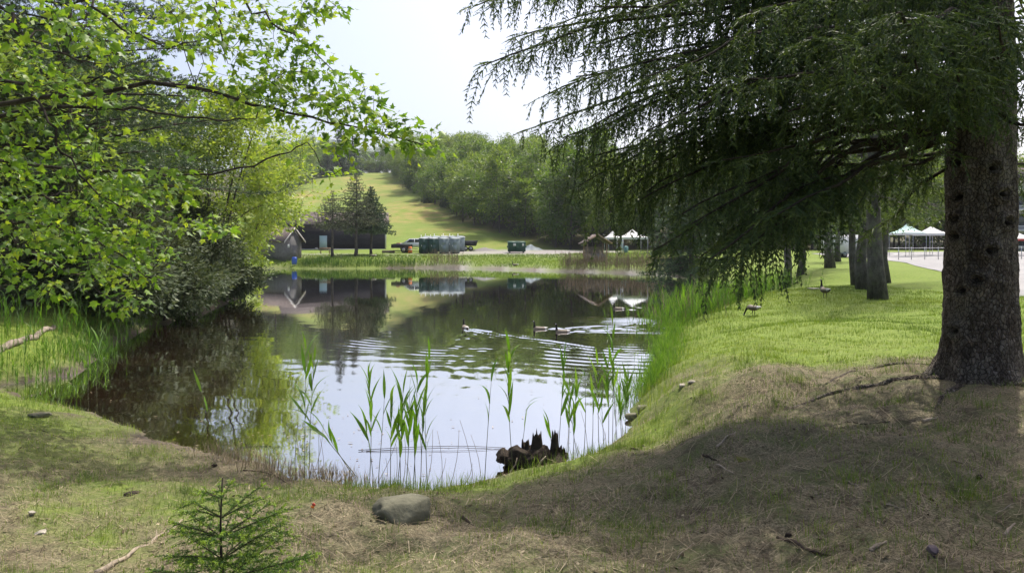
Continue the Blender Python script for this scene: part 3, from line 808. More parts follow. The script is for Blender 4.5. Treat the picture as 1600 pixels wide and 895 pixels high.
# ------------------------------------------------------------------ the big Norway spruce on the right
def big_spruce():
    r_ = np.random.default_rng(9)
    TX, TY = 5.12, 8.05; TZ = gz(TX, TY)-.05
    root = thing('norway_spruce', 'massive Norway spruce with scarred trunk and drooping branches on the right', 'tree', (TX, TY, TZ))
    H = 19.0
    # trunk: fine rings with bark plates, flared foot and branch scars as relief
    na, nz = 120, 230
    zz = np.concatenate([np.linspace(0, 6.2, nz), np.linspace(6.4, H, 30)]); aa = np.arange(na)/na*2*np.pi
    A, Z = np.meshgrid(aa, zz)
    rad = .348*(1-np.clip(Z-1.2, 0, None)/H*.92)
    rad = rad+.12*np.exp(-Z/.20)*(1+.55*np.sin(3*A+.7)+.35*np.sin(5*A+2.1))+.03*np.exp(-Z/.9)
    nzv = fbm(np.cos(A)*2.2+9, np.sin(A)*2.2+Z*1.1, 3, 3)*.035
    pl = fbm(A*7/1.0, Z*5.5, 5, 3); pl2 = fbm(A*20/1.0, Z*16, 15, 3)
    rad = rad+nzv+.020*pl+.013*pl2
    knots = [(1512, 305), (1566, 303), (1488, 340), (1496, 368), (1546, 391), (1530, 437), (1515, 455), (1573, 347), (1505, 250), (1552, 262), (1495, 520)]
    for (px, py) in knots:
        kx, kz = (px-800)/FPX*(TY-.33), EYE-(py-HOR)/FPX*(TY-.33)-TZ
        sx = np.clip((kx-TX)/.37, -.95, .95); ka = -math.pi/2+math.asin(sx)
        dA = (A-ka+np.pi) % (2*np.pi)-np.pi
        rr = np.hypot(dA*.37/1.25, (Z-kz))
        rad = rad+.040*np.exp(-((rr-.066)/.03)**2)-.085*np.exp(-(rr/.034)**2)+.012*np.exp(-(rr/.13)**2)
    V = np.stack([rad*np.cos(A), rad*np.sin(A), Z], -1).reshape(-1, 3)
    n2 = len(zz)
    i = (np.arange(n2-1)[:, None]*na); j = np.arange(na)[None]; k = (j+1) % na
    F = np.stack([i+j, i+k, i+na+k, i+na+j], -1).reshape(-1, 4)
    link('trunk', make_mesh('trunk', V, F, [m_sbark], smooth=True), root)
    for q_, (px, py) in enumerate(knots):
        kx, kz = (px-800)/FPX*(TY-.33), EYE-(py-HOR)/FPX*(TY-.33)-TZ; sx = float(np.clip((kx-TX)/.36, -.95, .95)); ka = -math.pi/2+math.asin(sx)
        o_ = np.array([math.cos(ka), math.sin(ka), -.15]); b_ = np.array([o_[0]*.27, o_[1]*.27, kz]); L_ = .10+.05*((q_*37) % 10)/10
        MB().tube([b_, b_+o_*L_*.6, b_+o_*L_], [.024, .019, .011], 7).build('branch_stub', m_barkdark, root)
    # roots running out over the ground
    for path_px, r0 in (([(1478, 592), (1420, 592), (1340, 606), (1262, 628), (1225, 640)], .055), ([(1470, 572), (1400, 568), (1330, 580), (1290, 600)], .035), ([(1500, 604), (1478, 616), (1462, 640)], .05), ([(1590, 600), (1625, 612), (1660, 640)], .06)):
        pts = np.array([hit(*p) for p in path_px])
        t = np.linspace(0, len(pts)-1, 16); q = np.stack([np.interp(t, np.arange(len(pts)), pts[:, c]) for c in range(3)], -1)
        q[:, 2] = ground_z(q[:, 0], q[:, 1])-.006+.015*fbm(t*2, t*0, 8, 2); q[:, :2] += .03*np.stack([fbm(t*1.5, t*0+3, 4, 2), fbm(t*1.5, t*0+7, 4, 2)], -1)
        mb = MB(); mb.tube(q-np.array([TX, TY, TZ]), np.linspace(r0, .012, 16), 7); mb.build('root', m_sbark, root, smooth=True)
    P0, P1, T = [], [], []
    limbs = MB(); O = np.array([TX, TY, TZ])
    def limb(path, th, **kw):
        path = np.asarray(path)
        limbs.tube(path-O, np.linspace(th, .007, len(path)), 6, cap=False)
        a, b, t = spray(path, r_, 1, **kw)
        P0.extend(a); P1.extend(b); T.extend(t)
    def bez(a, c, b, n=12):
        s = np.linspace(0, 1, n)[:, None]; return a*(1-s)**2+2*c*s*(1-s)+b*s*s
    near = dict(sec_gap=.085, sec_len=.7, ter_gap=.15, ter_len=.40, hang=.95, rope=True)
    # limbs set out after the photograph: (start height, tip pixel, tip depth, rise of the middle)
    spec = [(6.4, (742, 10), 8.4, .55, 1.0), (5.6, (752, 104), 8.0, .45, 1.0), (5.0, (832, 200), 8.6, .40, 1.0), (6.0, (870, 40), 9.2, .5, 1.0), (5.9, (800, -40), 7.2, .5, 1.0),
            (5.2, (900, 120), 7.3, .4, 1.0), (4.7, (915, 205), 8.0, .35, 1.0), (5.7, (1000, 20), 7.0, .4, 1.1), (5.0, (1010, 120), 6.4, .4, 1.1), (4.5, (985, 265), 9.3, .3, .9),
            (4.3, (1060, 190), 7.6, .35, 1.0), (4.4, (1140, 120), 5.9, .3, 1.0), (5.2, (1170, 20), 5.6, .3, 1.1), (4.0, (1130, 250), 6.6, .3, .8), (3.9, (1020, 392), 7.6, .75, .7), (4.0, (1110, 405), 6.6, .8, 1.2), (3.9, (1180, 385), 7.0, .7, 1.2),
            (3.7, (1255, 290), 6.9, .45, .9), (3.7, (1295, 300), 8.9, .4, .8), (3.6, (1345, 285), 7.4, .35, .75), (4.7, (1260, 60), 5.3, .25, 1.1), (4.2, (1330, 110), 5.4, .2, 1.0),
            (4.9, (1400, 20), 4.9, .2, 1.0), (4.0, (1430, 95), 5.3, .15, .8), (3.9, (1500, 110), 5.6, .15, .75), (4.3, (1560, 40), 5.4, .15, .8),
            (3.9, (1660, 180), 6.4, .2, .8), (4.2, (1720, 60), 6.6, .2, 1.0), (3.6, (1625, 290), 9.2, .3, .7), (4.8, (1090, 90), 10.4, .4, 1.0), (5.4, (960, -20), 10.2, .4, 1.0), (5.3, (1330, 0), 7.0, .2, 1.1), (5.4, (1480, -10), 6.6, .2, 1.1),
            (4.6, (1330, 130), 6.2, .2, 1.0), (4.4, (1230, 175), 6.4, .25, 1.0), (4.9, (1130, 60), 7.2, .3, 1.0), (5.5, (1250, -30), 8.0, .3, 1.0), (4.6, (1400, 120), 7.3, .2, .9), (4.7, (1010, 205), 6.9, .35, .8), (4.1, (1065, 335), 7.2, .6, .9), (4.0, (1150, 330), 7.9, .5, .9), (3.9, (1215, 335), 6.3, .5, .9), (3.8, (1095, 400), 8.2, .7, 1.1), (3.9, (1150, 400), 6.9, .7, 1.1), (4.3, (940, 300), 8.8, .4, 1.3), (4.1, (1080, 350), 6.9, .6, 1.1), (4.0, (1130, 370), 7.5, .6, 1.0), (3.95, (1195, 350), 7.6, .5, 1.0), (4.2, (900, 255), 8.3, .4, 1.1), (5.5, (860, -10), 8.0, .4, 1.0), (4.7, (1545, 105), 6.4, .15, .7), (4.4, (1488, 150), 6.1, .15, .6), (4.7, (1600, 95), 6.3, .15, .7), (4.9, (1520, 60), 6.0, .15, .8), (4.1, (1450, 215), 6.9, .15, .5), (6.1, (765, -20), 9.0, .5, 1.1), (5.7, (800, 60), 8.8, .5, 1.1), (5.2, (850, 150), 9.0, .4, 1.1), (4.8, (880, 215), 7.6, .4, 1.1), (4.5, (925, 260), 8.4, .4, 1.3), (5.3, (930, 70), 7.8, .4, 1.1), (4.3, (1010, 300), 8.2, .4, 1.2), (4.3, (932, 325), 8.7, .5, 1.5), (4.2, (985, 325), 8.0, .5, 1.4), (4.4, (905, 290), 8.0, .4, 1.3), (3.7, (1275, 340), 9.6, .5, .7), (3.8, (1238, 365), 9.0, .5, .7), (3.5, (1348, 372), 9.2, .5, .5), (5.0, (960, 90), 8.6, .4, 1.0), (4.7, (1100, 150), 8.2, .3, 1.0), (5.6, (700, 60), 9.6, .4, .7) if False else (4.5, (1090, 265), 8.8, .4, .9)]
    for (sz, tip, d, rise, cur) in spec:
        b = at(tip[0], tip[1], d); o = norm(np.array([b[0]-TX, b[1]-TY, 0]))
        a = np.array([TX, TY, sz])+o*.2
        L = np.linalg.norm(b-a)
        c = (a+b)/2; c[2] = max(a[2], b[2])+rise*.35-.05*L; c = c*.55+.45*(a*.45+b*.55+np.array([0, 0, rise*.5]))
        kw = dict(near); kw['curtain'] = cur; kw['start'] = .55 if sz < 4.15 else (.44 if sz < 4.8 else .26); kw['sec_len'] = min(.7, .22+.12*L)
        if L < 2.4: kw['start'] = .15
        pth = bez(a, c, b, 18); tq = np.linspace(0, 1, 18); wv = np.sin(np.pi*tq)**.6
        pth = pth+wv[:, None]*np.stack([fbm(tq*4, tq*0+sz*7+d, 3, 2), fbm(tq*4, tq*0+sz*5+d, 9, 2), .8*fbm(tq*4, tq*0+sz*3+d, 14, 2)], -1)*.30
        limb(pth, min(.014+.007*L, .042), **kw)
    n_vis = len(P0)
    A_, B_, T_ = np.array(P0), np.array(P1), np.array(T)
    V, F, ti = needles(A_-O, B_-O, 62, .022, .0066, r_, T_, fwd=.8)
    Vb, q4, q3, tb_ = shoot_strips(A_-O, B_-O, .014, r_, T_)
    print('spruce segs', len(A_), len(F))
    link('crown', make_mesh('crown', np.concatenate([V, Vb]), [F, q3+len(V), q4+len(V)], [m_spruce], {'tint': np.concatenate([ti, tb_])}), root)
    kk = T_ < .3; tv, tf = twig_mesh((A_-O)[kk], (B_-O)[kk], .0028)
    link('twigs', make_mesh('twigs', tv, tf, [m_barkdark]), root)
    # the upper crown, above the picture, coarser
    P0, P1, T = [], [], []
    for w in range(22):
        z = 5.6+w*.58
        for k in range(6):
            a = 6.283*(k+r_.uniform(-.3, .3))/6+w*2.4
            l = 5.4*(1-(z-3)/17.5)**.8*r_.uniform(.8, 1.1); o = np.array([math.cos(a), math.sin(a), 0.0])
            if w < 3 and o[1] < -.2: l *= .6
            s = np.linspace(0, 1, 7)[:, None]; path = np.array([TX, TY, z])+o*l*s
            path[:, 2] += -.22*l*s[:, 0]**1.3+.1*l*s[:, 0]**3
            limb(path, .012+.008*l, sec_gap=.46, sec_len=.25+.2*l, ter_gap=.24, ter_len=.55, hang=.9)
    A_, B_, T_ = np.array(P0), np.array(P1), np.array(T)
    V, F, ti = needles(A_-O, B_-O, 16, .085, .022, r_, T_)
    link('crown', make_mesh('crown', V, F, [m_spruce], {'tint': ti}), root)
    limbs.build('limbs', m_barkdark, root, smooth=True)
big_spruce()

# ------------------------------------------------------------------ overhanging maple on the left
def maple():
    r_ = np.random.default_rng(21)
    O = np.array([-9.6, 10.6, gz(-9.6, 10.6)-.05])
    root = thing('maple_tree', 'bright green maple whose long leafy limbs overhang the pond from the left', 'tree', O)
    P = []; par = []; fx = []
    def chain(pts, r0, r1, parent, n=10, jit=.05):
        pts = np.array(pts); t = np.linspace(0, len(pts)-1, n); q = np.stack([np.interp(t, np.arange(len(pts)), pts[:, c]) for c in range(3)], -1)
        # round the corners
        for _ in range(2): q[1:-1] = (q[:-2]+2*q[1:-1]+q[2:])/4
        q += r_.normal(0, jit, q.shape)*np.sin(np.linspace(0, np.pi, n))[:, None]
        last = parent; st = 0 if parent < 0 else 1
        ids = []
        for m in range(st, n):
            P.append(q[m]); par.append(last); last = len(P)-1; ids.append(last); fx.append(r0+(r1-r0)*m/(n-1))
        return ids
    tr = chain([O, O+np.array([.1, 0, 2.5]), O+np.array([.3, .1, 5.5]), O+np.array([.2, 0, 8.5])], .22, .07, -1, 14)
    def near_trunk(z): return min(tr, key=lambda i: abs(P[i][2]-z))
    L = [  # limbs through pixels (px, py, depth)
        (3.9, [(-60, 170, 10), (0, 160, 9.9), (120, 150, 9.8), (240, 128, 9.7), (330, 145, 9.6), (420, 168, 9.6), (500, 186, 9.6), (570, 202, 9.6), (660, 226, 9.6)], .045, .008),
        (3.7, [(-40, 190, 10.4), (80, 165, 10.4), (180, 166, 10.4), (260, 180, 10.4), (340, 188, 10.3), (400, 186, 10.2)], .038, .008),
        (3.0, [(-60, 240, 11), (80, 262, 11), (200, 272, 11), (300, 276, 10.9), (370, 268, 10.7), (450, 238, 10.5), (480, 222, 10.4)], .035, .007),
        (3.9, [(-40, 120, 9.5), (40, 130, 9.2), (80, 200, 9.0), (110, 260, 9.0), (150, 305, 9.0), (215, 335, 9.2)], .028, .006),
        (5.2, [(-80, -20, 9.6), (0, 5, 9.2), (40, 60, 9.0), (95, 90, 9.0), (160, 100, 9.0)], .032, .006),
        (5.8, [(-60, -60, 9.4), (110, -20, 9.3), (190, 45, 9.3), (260, 75, 9.4), (330, 60, 9.5)], .032, .006),
        (6.5, [(-50, -140, 10.2), (150, -90, 10.1), (330, -30, 10.0), (343, 30, 10.0), (348, 75, 10.0), (356, 100, 10.0)], .03, .005),
        (6.9, [(-50, -190, 10.4), (200, -110, 10.3), (360, -20, 10.2), (420, 35, 10.1), (470, 60, 10.1), (520, 110, 10)], .035, .006),
        (6.8, [(0, -190, 10.8), (300, -110, 10.7), (480, -30, 10.4), (525, 10, 10.2)], .03, .005),
        (2.6, [(-60, 330, 10.5), (20, 345, 10.3), (100, 360, 10.2), (190, 395, 10.2), (235, 440, 10.2)], .028, .006),
        (2.2, [(-40, 380, 11), (60, 400, 10.8), (120, 430, 10.5), (175, 470, 10.3)], .022, .005),
        (2.8, [(-40, 300, 10.8), (100, 310, 11), (220, 325, 11), (320, 355, 11)], .026, .005)]
    for (z, pts, r0, r1) in L:
        i = near_trunk(z); chain([P[i]]+[at(*p) for p in pts], r0, r1, i, 26, .035)
    Z = [(60, 60, 110, 85, 8.2, 11, 56), (230, 36, 135, 50, 8.8, 11.5, 84), (410, 90, 105, 60, 9.2, 11, 74), (490, 145, 90, 42, 9.2, 10.3, 56), (560, 180, 60, 34, 9.3, 10.1, 30), (625, 208, 58, 24, 9.4, 9.9, 24), (300, 128, 150, 34, 9.0, 11, 26), (520, 10, 26, 20, 9.8, 10.4, 8),
         (430, 20, 70, 28, 9.7, 11, 24), (60, 170, 100, 60, 8.3, 10.5, 22), (170, 250, 120, 50, 8.7, 11, 20), (80, 320, 120, 65, 8.7, 11.5, 90), (225, 320, 95, 55, 9, 11.5, 62), (90, 410, 110, 60, 9.2, 12, 76), (335, 355, 26, 12, 10.6, 11.2, 8),
         (205, 400, 60, 45, 9.6, 11, 36), (190, 465, 34, 26, 9.8, 10.6, 12), (522, 266, 20, 8, 9.9, 10.3, 3), (465, 222, 36, 16, 10, 10.6, 6), (550, 228, 30, 12, 9.5, 9.9, 6), (20, 240, 60, 60, 8.3, 10, 12), (655, 226, 24, 10, 9.4, 9.8, 7)]
    tg = []
    for (cx, cy, rx, ry, d0, d1, n) in Z:
        a = r_.uniform(0, 6.28, n); q = np.sqrt(r_.random(n)); dd = r_.uniform(d0, d1, n)
        for k in range(n): 
            if r_.random() < .80: tg.append(at(cx+rx*q[k]*math.cos(a[k]), cy+ry*q[k]*math.sin(a[k]), dd[k]))
    # the rest of the crown, left of the frame and above it
    for k in range(330):
        p = O+np.array([r_.normal(-1.5, 2.2), r_.normal(.3, 1.9), r_.uniform(3.2, 10.5)]); tg.append(p)
    tg = np.array(tg)
    Pn, parn, tips = grow(P, par, tg, step=.22, wander=.10, sag=.10, r_=r_)
    mb, rd = branch_mesh(Pn-O, parn, rtip=.0032, expo=2.5, rmax=.22, sides=6, fixed=np.array(fx))
    link('trunk', make_mesh('trunk', np.concatenate(mb.V), [np.concatenate(mb.F4)], [m_barkdark], smooth=True), root)
    tp = Pn[tips]; pv = Pn[parn[tips]]; dr = norm(tp-pv)
    per = 9
    pos, R, sc = leaves_at(tp, dr, per, .105, .116, r_, droop=.85, flat=.55); sc = sc*r_.choice([.62, .85, 1.0, 1.15], len(sc))
    yellow = np.repeat(np.exp(-((tp[:, 0]-at(265, 20, 10)[0])/.9)**2-((tp[:, 2]-at(265, 15, 10)[2])/.6)**2), per)
    tint = .44+r_.normal(0, .26, len(pos))+.14*np.repeat(r_.normal(0, 1, len(tp)), per)+.35*yellow
    # the 300 leaves that show largest are objects of their own
    px = 800+pos[:, 0]/pos[:, 1]*FPX; py = HOR-(pos[:, 2]-EYE)/pos[:, 1]*FPX
    inn = (px > 10) & (px < 1590) & (py > 10) & (py < 880)
    score = np.where(inn, sc/pos[:, 1], 0); top = np.argsort(-score)[:300]
    rest = np.ones(len(pos), bool); rest[top] = False
    cr = link('crown', leaf_mesh('crown', pos[rest]-O, R[rest], sc[rest], LOBED_V, LOBED_F, m_maple, tint[rest]), root); cr['kind'] = 'stuff'
    tm = [make_mesh('leaf', LOBED_V, LOBED_F, [m_maple], {'tint': np.full(len(LOBED_V), v)}) for v in (.2, .4, .5, .6, .8)]
    for i in top:
        o = link('leaf', tm[int(np.clip(tint[i]*5, 0, 4))], root)
        M = Matrix.Identity(4)
        for a in range(3):
            for b in range(3): M[a][b] = float(R[i][a, b]*sc[i])
            M[a][3] = float(pos[i][a]-O[a])
        o.matrix_basis = M
maple()

# ------------------------------------------------------------------ trees and shrubs on the left bank
def pine(loc, label, seed, H=13.5):
    r_ = np.random.default_rng(seed); O = np.array(loc); O[2] -= .05
    root = thing('white_pine', label, 'tree', O)
    mb = MB(); zt = np.linspace(0, H, 12)
    mb.tube(np.stack([.15*fbm(zt*.3, zt*0+seed, 2, 2), .15*fbm(zt*.3, zt*0+seed+5, 2, 2), zt], -1), np.linspace(.26, .02, 12), 10)
    A, B = [], []
    z = 3.4
    while z < H:
        n = 6
        for k in range(n):
            a = 6.283*(k+r_.uniform(-.35, .35))/n+z*3; l = 6.0*(1-(z-3)/(H-1.2))**.55*r_.uniform(.65, 1.05) if z < H-1.5 else .8
            o = np.array([math.cos(a), math.sin(a), 0.0]); s = np.linspace(0, 1, 8)[:, None]
            path = np.array([0, 0, z])+o*l*s; path[:, 2] += .10*l*s[:, 0]-.10*l*s[:, 0]**2+.08*r_.normal()*l*s[:, 0]
            mb.tube(path, np.linspace(.012+.007*l, .006, 8), 5, cap=False)
            m = int(l/.16)
            for j in range(m):
                f = .25+.75*(j+r_.random())/m; p = np.array([np.interp(f, s[:, 0], path[:, c]) for c in range(3)])
                lat = np.cross(o, [0, 0, 1])*r_.choice([-1, 1]); d = norm(lat*r_.uniform(.4, 1)+o*.8+np.array([0, 0, r_.uniform(-.05, .35)]))
                tl = r_.uniform(.25, .8)*(1.2-.6*f)*min(1.2, l/3)
                q = p+d*tl
                A.append(p); B.append(q)
                for _ in range(3): e = norm(d+r_.normal(0, .6, 3)); b = p+(q-p)*r_.uniform(.35, 1); A.append(b); B.append(b+e*tl*.45)
        z += .55
    A, B = np.array(A), np.array(B); L = np.linalg.norm(B-A, axis=1)
    # tufts sit on the outer half of every twig
    V, F, ti = needles(A+(B-A)*.35, B+(B-A)*.1, 52, .12, .016, r_, r_.uniform(.2, .9, len(A)), fwd=.9)
    link('crown', make_mesh('crown', V, F, [m_pine], {'tint': ti}), root)
    tv, tf = twig_mesh(A[::4], B[::4], .004); mb.add(tv, F4=tf)
    mb.build('trunk', m_barkdark, root, smooth=True)
pine((-13.6, 22.5, gz(-13.6, 22.5)), 'dark blue-green pine with level branches behind the maple', 301)
pine((-19.5, 26, gz(-19.5, 26)), 'pine deep in the left bank trees behind the nearer pine', 302, 15)

def left_tree(x, y, H, R, cb, label, mat, seed, name='leafy_tree', nc=50, size=.16, per=20, stems=1, tr=.13, lean=(0, 0), tb=.5, tm='diam', spread=.22, pc=7):
    ms = broadleaf(seed, H, R, cb, nc, pc, per, size, mat, m_barkdark, lean, tr, tm, stems, spread, tintb=tb, r0=.006)
    return place_tree(name, ms, (x, y, gz(x, y)-.08), 0, 1, label)
left_tree(-14.3, 35, 10.2, 3.5, 1.1, 'airy yellow-green birch leaning over the pond, right end of the left bank', m_birch, 311, 'birch_tree', 90, .19, 26, 3, .07, (1.1, 0), .62, pc=8)
left_tree(-15.6, 39.5, 9.0, 3.0, 1.5, 'pale green birch behind the leaning birch on the left bank', m_birch, 312, 'birch_tree', 56, .2, 24, 2, .07, (.6, 0), .7)
left_tree(-17.0, 30, 9.0, 3.6, 2.2, 'slender leafy tree left of the leaning birch', m_birch, 313, 'leafy_tree', 56, .2, 24, 2, .08, (.3, 0), .45)
left_tree(-13.6, 18, 7.5, 3.0, 1.6, 'leafy young maple on the bank behind the overhanging maple', m_birch, 314, 'leafy_tree', 50, .17, 17, 1, .10, (0, 0), .4)
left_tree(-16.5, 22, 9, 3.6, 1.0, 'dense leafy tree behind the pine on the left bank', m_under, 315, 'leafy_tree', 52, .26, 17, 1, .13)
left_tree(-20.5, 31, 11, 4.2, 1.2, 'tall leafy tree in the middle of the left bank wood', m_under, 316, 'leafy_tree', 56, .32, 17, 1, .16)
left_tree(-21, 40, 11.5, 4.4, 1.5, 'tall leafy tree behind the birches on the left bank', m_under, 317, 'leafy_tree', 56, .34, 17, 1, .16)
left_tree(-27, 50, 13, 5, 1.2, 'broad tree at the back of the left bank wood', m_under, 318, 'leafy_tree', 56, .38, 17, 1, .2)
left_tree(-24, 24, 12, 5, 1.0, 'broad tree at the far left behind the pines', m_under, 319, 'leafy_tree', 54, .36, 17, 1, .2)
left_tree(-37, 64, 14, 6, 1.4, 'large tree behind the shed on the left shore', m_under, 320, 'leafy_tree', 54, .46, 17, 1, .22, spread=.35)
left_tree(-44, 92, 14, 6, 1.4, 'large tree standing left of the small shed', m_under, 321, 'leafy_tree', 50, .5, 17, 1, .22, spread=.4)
shr = [(-12.9, 29.5, 3.3, 1.5, 'grey-green laurel shrub with dark stems at the water, rightmost of the bank shrubs'), (-13.4, 26.0, 3.0, 1.6, 'grey-green laurel shrub second from the birch on the left bank'), (-12.7, 22.3, 2.7, 1.5, 'laurel shrub on the left bank below the pine'),
       (-12.4, 19.2, 2.4, 1.4, 'low laurel shrub on the left bank nearest the reeds'), (-14.8, 32.4, 3.6, 1.8, 'tall laurel shrub below the leaning birch'), (-12.0, 25.0, 2.0, 1.3, 'laurel shrub hanging over the water in the middle of the left bank'), (-12.5, 27.4, 2.2, 1.3, 'laurel shrub with twigs in the water left of the rightmost one'), (-11.6, 21.2, 1.8, 1.2, 'laurel shrub leaning over the water near the reeds'), (-13.6, 34.4, 2.4, 1.4, 'laurel shrub at the foot of the birch stems'), (-13.9, 20.8, 3.6, 1.8, 'tall dark laurel behind the reeds')]
for k, (x, y, H, R, lab) in enumerate(shr):
    ms = broadleaf(330+k, H, R, .35, 46, 6, 24, .15, m_rhodo, m_barkdark, (.45, 0), .05, 'diam', 4, .15, tintb=.5, r0=.006)
    place_tree('laurel_shrub', ms, (x, y, gz(x, y)-.05), 0, 1, lab, None, 'shrub')
lob = broadleaf(340, 1.3, .9, .15, 16, 5, 12, .13, m_birch, m_barkdark, (.2, 0), .03, 'oval', 3, .12, tintb=.7, r0=.005)
place_tree('low_bush', lob, (-14.0, 38.0, gz(-14.0, 38.0)), 0, 1, 'low sunlit bush at the tip of the left bank', None, 'shrub')

# ------------------------------------------------------------------ spruce sapling at the camera's feet
def sapling():
    r_ = np.random.default_rng(5); x, y = -1.40, 3.55; z = gz(x, y); O = np.array([x, y, z])
    root = thing('spruce_sapling', 'small spruce sapling with fresh light green tips in the left foreground', 'sapling', O)
    H = EYE-(746-HOR)/FPX*y-z; mb = MB()
    zt = np.linspace(0, H, 8); mb.tube(np.stack([.006*np.sin(zt*9), 0*zt, zt], -1), np.linspace(.011, .003, 8), 8)
    A, B, T = [], [], []
    z_ = .05*H; w = 0
    while z_ < H*.93:
        f = z_/H; l0 = .50*(1-f)**.85+.02
        for k in range(7 if f < .7 else 5):
            a = 6.283*(k+r_.uniform(-.35, .35))/7+w*1.3; l = l0*r_.uniform(.55, 1.15)*(1+.18*math.cos(a))
            o = np.array([math.cos(a), math.sin(a), 0]); s = np.linspace(0, 1, 7)[:, None]
            path = np.array([0, 0, z_])+o*l*s; path[:, 2] += .32*l*s[:, 0]+.30*l*f*s[:, 0]-.12*l*s[:, 0]**2*(1-f)
            mb.tube(path, np.linspace(.004, .0015, 7), 4, cap=False)
            for j in range(6): A.append(path[j]); B.append(path[j+1]); T.append(.12+.25*(j/6)); 
            t = norm(path[-1]-path[-2]); tipn = 3
            for _ in range(tipn): e = norm(t+r_.normal(0, .5, 3)+np.array([0, 0, -.15])); A.append(path[-1]); B.append(path[-1]+e*.035); T.append(.95)
            m = int(l/.029)
            for j in range(m):
                g = .12+.86*(j+.5)/m; p = np.array([np.interp(g, s[:, 0], path[:, c]) for c in range(3)])
                lat = np.cross(o, [0, 0, 1])*(1 if j % 2 else -1); d = norm(lat+o*.8+np.array([0, 0, r_.uniform(-.1, .12)])); sl = (.05+.32*l*(1-g)+.02)*r_.uniform(.7, 1.2)
                q = p+d*sl; A.append(p); B.append(q); T.append(.25)
                e = norm(d+r_.normal(0, .25, 3)+np.array([0, 0, -.2])); A.append(q); B.append(q+e*.032); T.append(.95)
                if sl > .09:
                    for sg in (-1, 1):
                        b = p+(q-p)*.5; e = norm(d+np.cross(d, [0, 0, 1])*sg*.9); A.append(b); B.append(b+e*sl*.4); T.append(.3); A.append(b+e*sl*.4); B.append(b+e*sl*.4+norm(e+np.array([0, 0, -.2]))*.028); T.append(.95)
        z_ += .088*(1.1-.4*f)*(H/.6); w += 1
    A, B, T = map(np.array, (A, B, T))
    V, F, ti = needles(A, B, 600, .0135, .0024, r_, T, fwd=.7)
    link('crown', make_mesh('crown', V, F, [m_sapling], {'tint': ti}), root)
    tv, tf = twig_mesh(A, B, .0013); mb.add(tv, F4=tf)
    mb.build('stem', m_barkdark, root, smooth=True)
sapling()

# ------------------------------------------------------------------ grass, litter and reeds
m_grass = leaf_mat('grass_blade', (.050, .080, .016), (.108, .185, .024), (.215, .275, .055), trans=.38, tcol=(1.35, 1.3, .5), rough=.5)
m_dryg = leaf_mat('dry_stalk', (.10, .075, .045), (.21, .165, .10), (.36, .30, .19), trans=.15, rough=.7, tcol=(1, 1, 1))
m_needle = leaf_mat('fallen_needle', (.040, .031, .018), (.142, .116, .070), (.36, .305, .20), trans=.0, rough=.85, spec=.1)
m_reed = leaf_mat('reed_blade', (.040, .095, .014), (.085, .185, .022), (.170, .290, .040), trans=.42, tcol=(1.35, 1.35, .45), rough=.4)
m_reedstalk = leaf_mat('reed_stalk', (.045, .055, .022), (.085, .100, .040), (.15, .15, .07), trans=.05, rough=.5)

def blades(x, y, z, length, width, r_, lean=.35, bend=.5, tint=None):
    """each blade is a bent strip: a quad and a tip triangle"""
    n = len(x); a = r_.uniform(0, 6.283, n); ln = np.abs(r_.normal(0, lean, n))
    o = np.stack([np.cos(a), np.sin(a), 0*a], -1); sd = np.stack([-np.sin(a), np.cos(a), 0*a], -1)
    b2 = r_.uniform(0, 6.283, n); sd = norm(sd+.6*np.stack([np.cos(b2), np.sin(b2), 0*a], -1))
    L = length[:, None] if np.ndim(length) else length
    w = (width*np.ones(n))[:, None]/2
    p = np.stack([x, y, z], -1)
    d1 = norm(np.array([0, 0, 1.0])+o*ln[:, None]); d2 = norm(np.array([0, 0, 1.0])+o*(ln+bend*r_.random(n)*1.6)[:, None])
    m = p+d1*L*.5; t = m+d2*L*.5
    V = np.stack([p-sd*w, p+sd*w, m+sd*w*.8, m-sd*w*.8, t], 1).reshape(-1, 3)
    i = np.arange(n)*5
    F4 = np.stack([i, i+1, i+2, i+3], -1); F3 = np.stack([i+3, i+2, i+4], -1)
    ti = .5+r_.normal(0, .2, n) if tint is None else tint
    return V, [F4, F3], np.repeat(np.clip(ti, 0, 1), 5)

def spread_points(n, x0, x1, y0, y1, dens, r_):
    """rejection sampling; nearer ground gets more points"""
    y = y0*(y1/y0)**r_.random(n); x = r_.uniform(x0, x1, n)
    xe = y*.72+1.2; k = np.abs(x) < xe; x, y = x[k], y[k]
    k = r_.random(len(x)) < dens(x, y); return x[k], y[k]

